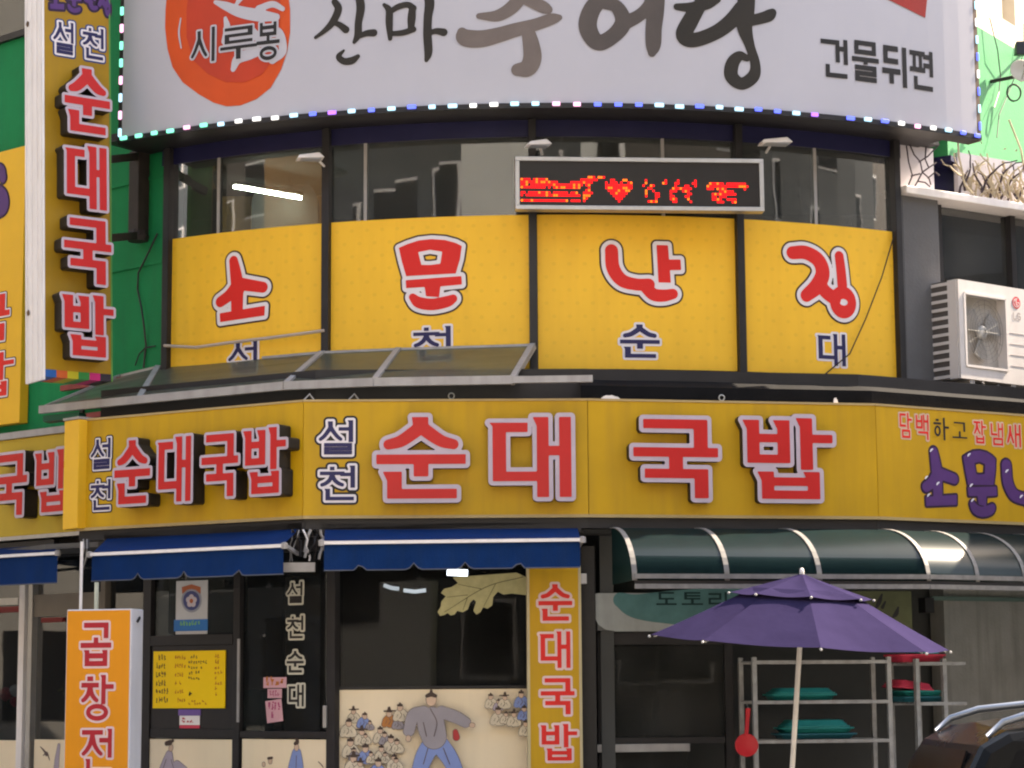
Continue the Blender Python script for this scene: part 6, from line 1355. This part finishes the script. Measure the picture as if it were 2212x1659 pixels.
# ------------------------------------------------------------------ dark car passing on the near lane
CX, CY = 2.0, -9.15
t = thing('parked_car', 'dark car with silver roof rails, only its roof corner in view', 'car', (CX + 2.2, CY + 0.9, 0.0))
CARP = mat('car_paint', (0.006, 0.006, 0.006), 0.25, var=0.08, spec=0.10); CARG = mat('car_glass', (0.006, 0.006, 0.007), 0.15, spec=0.05); TYRE = mat('tyre', (0.02, 0.02, 0.02), 0.8); SILV = mat('rail_silver', (0.24, 0.265, 0.31), 0.4, metal=0.8)
prof_ = [(0.05, 0.40), (0.0, 0.62), (0.02, 0.95), (0.06, 1.10), (0.10, 1.24), (0.17, 1.36), (0.30, 1.43), (0.60, 1.475), (1.20, 1.50), (1.9, 1.49), (2.45, 1.42), (3.05, 1.06), (3.6, 1.0), (4.15, 0.88), (4.35, 0.72), (4.38, 0.45), (4.2, 0.28), (0.25, 0.28)]
prof_ = [(x, z*0.955) for x, z in prof_]
def hw(z): return 0.90 if z < 0.95 else 0.90 - (z - 0.95)*0.42
n_ = len(prof_); vs = [];
for side in (-1, 1):
    for x, z in prof_: vs.append((CX + x, CY + 0.9 + side*(hw(z) - (0.07 if z < 0.5 else 0)), z))
mid = [(CX + x, CY + 0.9, z + (0.03 if z > 1.3 else 0)) for x, z in prof_]
mb = MB(); allv = vs[:n_] + mid + vs[n_:]
fs = [(i, (i + 1) % n_, n_ + (i + 1) % n_, n_ + i) for i in range(n_)] + [(n_ + i, n_ + (i + 1) % n_, 2*n_ + (i + 1) % n_, 2*n_ + i) for i in range(n_)] + [tuple(range(n_))[::-1], tuple(range(2*n_, 3*n_))]
mb.add(allv, fs); mb.build('body', CARP, t, bevel=0.05)
side_w = [[(0.30, 1.02), (0.26, 1.20), (0.33, 1.335), (0.62, 1.40), (1.10, 1.42), (1.14, 1.02)], [(1.19, 1.02), (1.16, 1.42), (1.85, 1.415), (2.10, 1.385), (2.14, 1.02)], [(2.18, 1.02), (2.15, 1.37), (2.42, 1.32), (2.86, 1.06), (2.84, 1.02)]]
for side in (-1, 1):
    for wpts in side_w:
        P_ = [(CX + x, CY + 0.9 + side*(hw(z*0.955) + 0.004), z*0.955) for x, z in wpts]; MB().prism(P_, (0, -side*0.02, 0)).build('side_window', CARG, t)
    y_ = CY + 0.9 + side*(hw(1.45) - 0.06)
    MB().tube([(CX + 0.22, y_, 1.34), (CX + 0.30, y_, 1.405), (CX + 0.45, y_, 1.45), (CX + 0.8, y_, 1.485), (CX + 1.3, y_, 1.495), (CX + 1.9, y_, 1.48), (CX + 2.3, y_, 1.43), (CX + 2.42, y_, 1.375)], [0.012, 0.018, 0.02, 0.02, 0.02, 0.02, 0.018, 0.012], 8).build('roof_rail', SILV, t, smooth=True)
    MB().lathe((CX + 2.75, CY + 0.9 + side*1.0, 1.06), [(0.02, -0.09), (0.09, -0.05), (0.10, 0.05), (0.03, 0.08)], 10).build('mirror', CARP, t)
    for x in (0.78, 3.55):
        c_ = (CX + x, CY + 0.9 + side*0.80, 0.33)
        wheel = MB().lathe(c_, [(0.22, -0.10*side), (0.31, -0.10*side), (0.33, -0.06*side), (0.33, 0.07*side), (0.31, 0.105*side), (0.22, 0.105*side)], 24, axis=(0, 1, 0)).build('wheel', TYRE, t)
        MB().lathe(c_, [(0.215, 0.06*side), (0.215, 0.112*side), (0.08, 0.10*side), (0.03, 0.115*side)], 12, axis=(0, 1, 0)).build('rim', SILV, wheel)
    MB().box(CX - 0.01, CX + 0.06, CY + 0.9 + side*0.70 - 0.14, CY + 0.9 + side*0.70 + 0.14, 0.82, 0.98).build('tail_light', mat('tail_red', (0.35, 0.01, 0.01), 0.2), t, bevel=0.02)
    MB().box(CX + 4.22, CX + 4.34, CY + 0.9 + side*0.66 - 0.16, CY + 0.9 + side*0.66 + 0.16, 0.66, 0.78).build('headlight', mat('headlight', (0.6, 0.62, 0.65), 0.15), t, bevel=0.02)
MB().prism([(CX + 0.055, CY + 0.25, 1.06), (CX + 0.055, CY + 1.55, 1.06), (CX + 0.14, CY + 1.48, 1.27), (CX + 0.14, CY + 0.32, 1.27)], (-0.012, 0, 0.004)).build('rear_window', CARG, t)
MB().prism([(CX + 3.03, CY + 0.18, 1.037), (CX + 3.03, CY + 1.62, 1.037), (CX + 2.5, CY + 1.5, 1.35), (CX + 2.5, CY + 0.30, 1.35)], (0.012, 0, 0.012)).build('windscreen', CARG, t)

# ------------------------------------------------------------------ the street's other side (seen mirrored in the glass)
def block(x0, x1, yf, h, wallm, label, storeys, bays, ww, wh):
    t = thing('street_building', label, 'building', ((x0 + x1)/2, yf - 6, 0.13), 'buildings across the street')
    MB().box(x0, x1, yf - 12, yf, 0.13, h).build('wall', wallm, t)
    MB().box(x0 - 0.15, x1 + 0.15, yf - 12.1, yf + 0.2, h + 0.002, h + 0.35).build('parapet', CONC, t)
    sh = (h - 0.8)/storeys; bw = (x1 - x0)/bays; pane = MB().box(-ww/2, ww/2, -0.02, 0.02, -wh/2, wh/2).build('window', CARG, None); fr2 = MB().box(-ww/2 - 0.08, ww/2 + 0.08, -0.015, 0.012, -wh/2 - 0.08, wh/2 + 0.08).build('window_frame', WHITEP, None)
    first = True
    for s_ in range(storeys):
        for b_ in range(bays):
            p_ = pane if first else pane.copy(); f_ = fr2 if first else fr2.copy()
            if not first: COL.objects.link(p_); COL.objects.link(f_)
            first = False; p_.parent = t; f_.parent = p_
            p_.location = (x0 + bw*(b_ + 0.5) - t.location[0], yf + 0.035 - t.location[1], 0.9 + sh*(s_ + 0.5) - 0.13); f_.location = (0, -0.02, 0)
OW = mat('white_render', (0.45, 0.44, 0.42), 0.8, var=0.08, streak=0.15); OT = mat('tan_brick', (0.36, 0.20, 0.08), 0.8, var=0.15); OG = mat('grey_cladding', (0.07, 0.075, 0.08), 0.7, var=0.12); OB = mat('brown_tile', (0.09, 0.075, 0.065), 0.7, var=0.15)
yo = -25.0
OWB = mat('bright_render', (0.80, 0.77, 0.72), 0.8, var=0.08, streak=0.12)
block(-140, -61, yo, 30, OG, 'grey block far left across the street', 8, 14, 2.6, 1.6)
block(-60.5, -37, yo, 25, OB, 'brown block at the left across the street', 7, 7, 2.2, 1.5)
block(-36.5, -24.5, yo, 21, OT, 'tan brick block mirrored in the left upper window', 6, 3, 1.5, 1.3)
block(-24, -7.2, yo, 20, OG, 'dark grey block across the street, left of the white one', 6, 5, 2.2, 1.7)
block(-6.7, -0.7, yo, 18, OWB, 'white block directly across the street', 3, 2, 0.9, 1.8)
block(-0.5, 3.5, yo, 17, OG, 'narrow dark block between two white ones across the street', 5, 2, 1.0, 1.5)
block(3.7, 5.4, yo, 17.5, OWB, 'slim white stair tower across the street, left one', 2, 1, 0.4, 1.0)
block(5.6, 6.5, yo, 17, OG, 'slim dark recess wall across the street', 2, 1, 0.4, 1.0)
block(6.7, 7.9, yo, 17.5, OWB, 'slim white stair tower across the street, right one', 2, 1, 0.4, 1.0)
block(8.2, 26, yo, 20, OB, 'brown tiled block across the street on the right', 6, 5, 2.2, 1.7)
block(26.5, 60, yo, 24, OG, 'long grey block far right across the street', 6, 8, 2.4, 1.6)
block(60.5, 140, yo, 30, OB, 'brown block at the far right end of the street', 8, 14, 2.6, 1.6)

for x0, x1, y0, y1, h, m_, lb in ((19, 36, -2.2, 9, 12.5, OG, 'grey block beyond the side street on the right'), (-38, -20, -2.2, 14, 22, mat('dull_grey_render', (0.17, 0.16, 0.145), 0.8), 'grey brown block beyond the side street on the left')):
    t = thing('street_building', lb, 'building', ((x0 + x1)/2, (y0 + y1)/2, 0.13), 'buildings down the street')
    MB().box(x0, x1, y0, y1, 0.13, h).build('wall', m_, t)
    MB().box(x0 - 0.15, x1 + 0.15, y0 - 0.15, y1 + 0.15, h + 0.002, h + 0.3).build('parapet', CONC, t)
    xf = x0 if x0 > 0 else x1; e = -0.03 if x0 > 0 else 0.03
    for s_ in range(4):
        for b_ in range(4):
            y = y0 + (y1 - y0)*(b_ + 0.5)/4; z = 1.8 + 2.9*s_
            MB().box(min(xf, xf + e), max(xf, xf + e), y - 0.9, y + 0.9, z - 0.75, z + 0.75).build('window', CARG, t)

t = thing('added_block', 'low unseen building added just right of the corner shop', 'building', (9.5, 5.0, 0.13))  # unseen block added to shade the right fascia, then kept low
MB().box(6.7, 14, 1.0, 9.5, 0.13, 5.6).build('wall', OW, t)
MB().box(6.6, 14.1, 0.9, 9.6, 5.602, 5.75).build('parapet', CONC, t)
for b_ in range(3):
    for s_ in range(2): MB().box(7.3 + 2.3*b_, 8.9 + 2.3*b_, 0.96, 0.998, 1.1 + 2.8*s_, 2.6 + 2.8*s_).build('window', CARG, t)
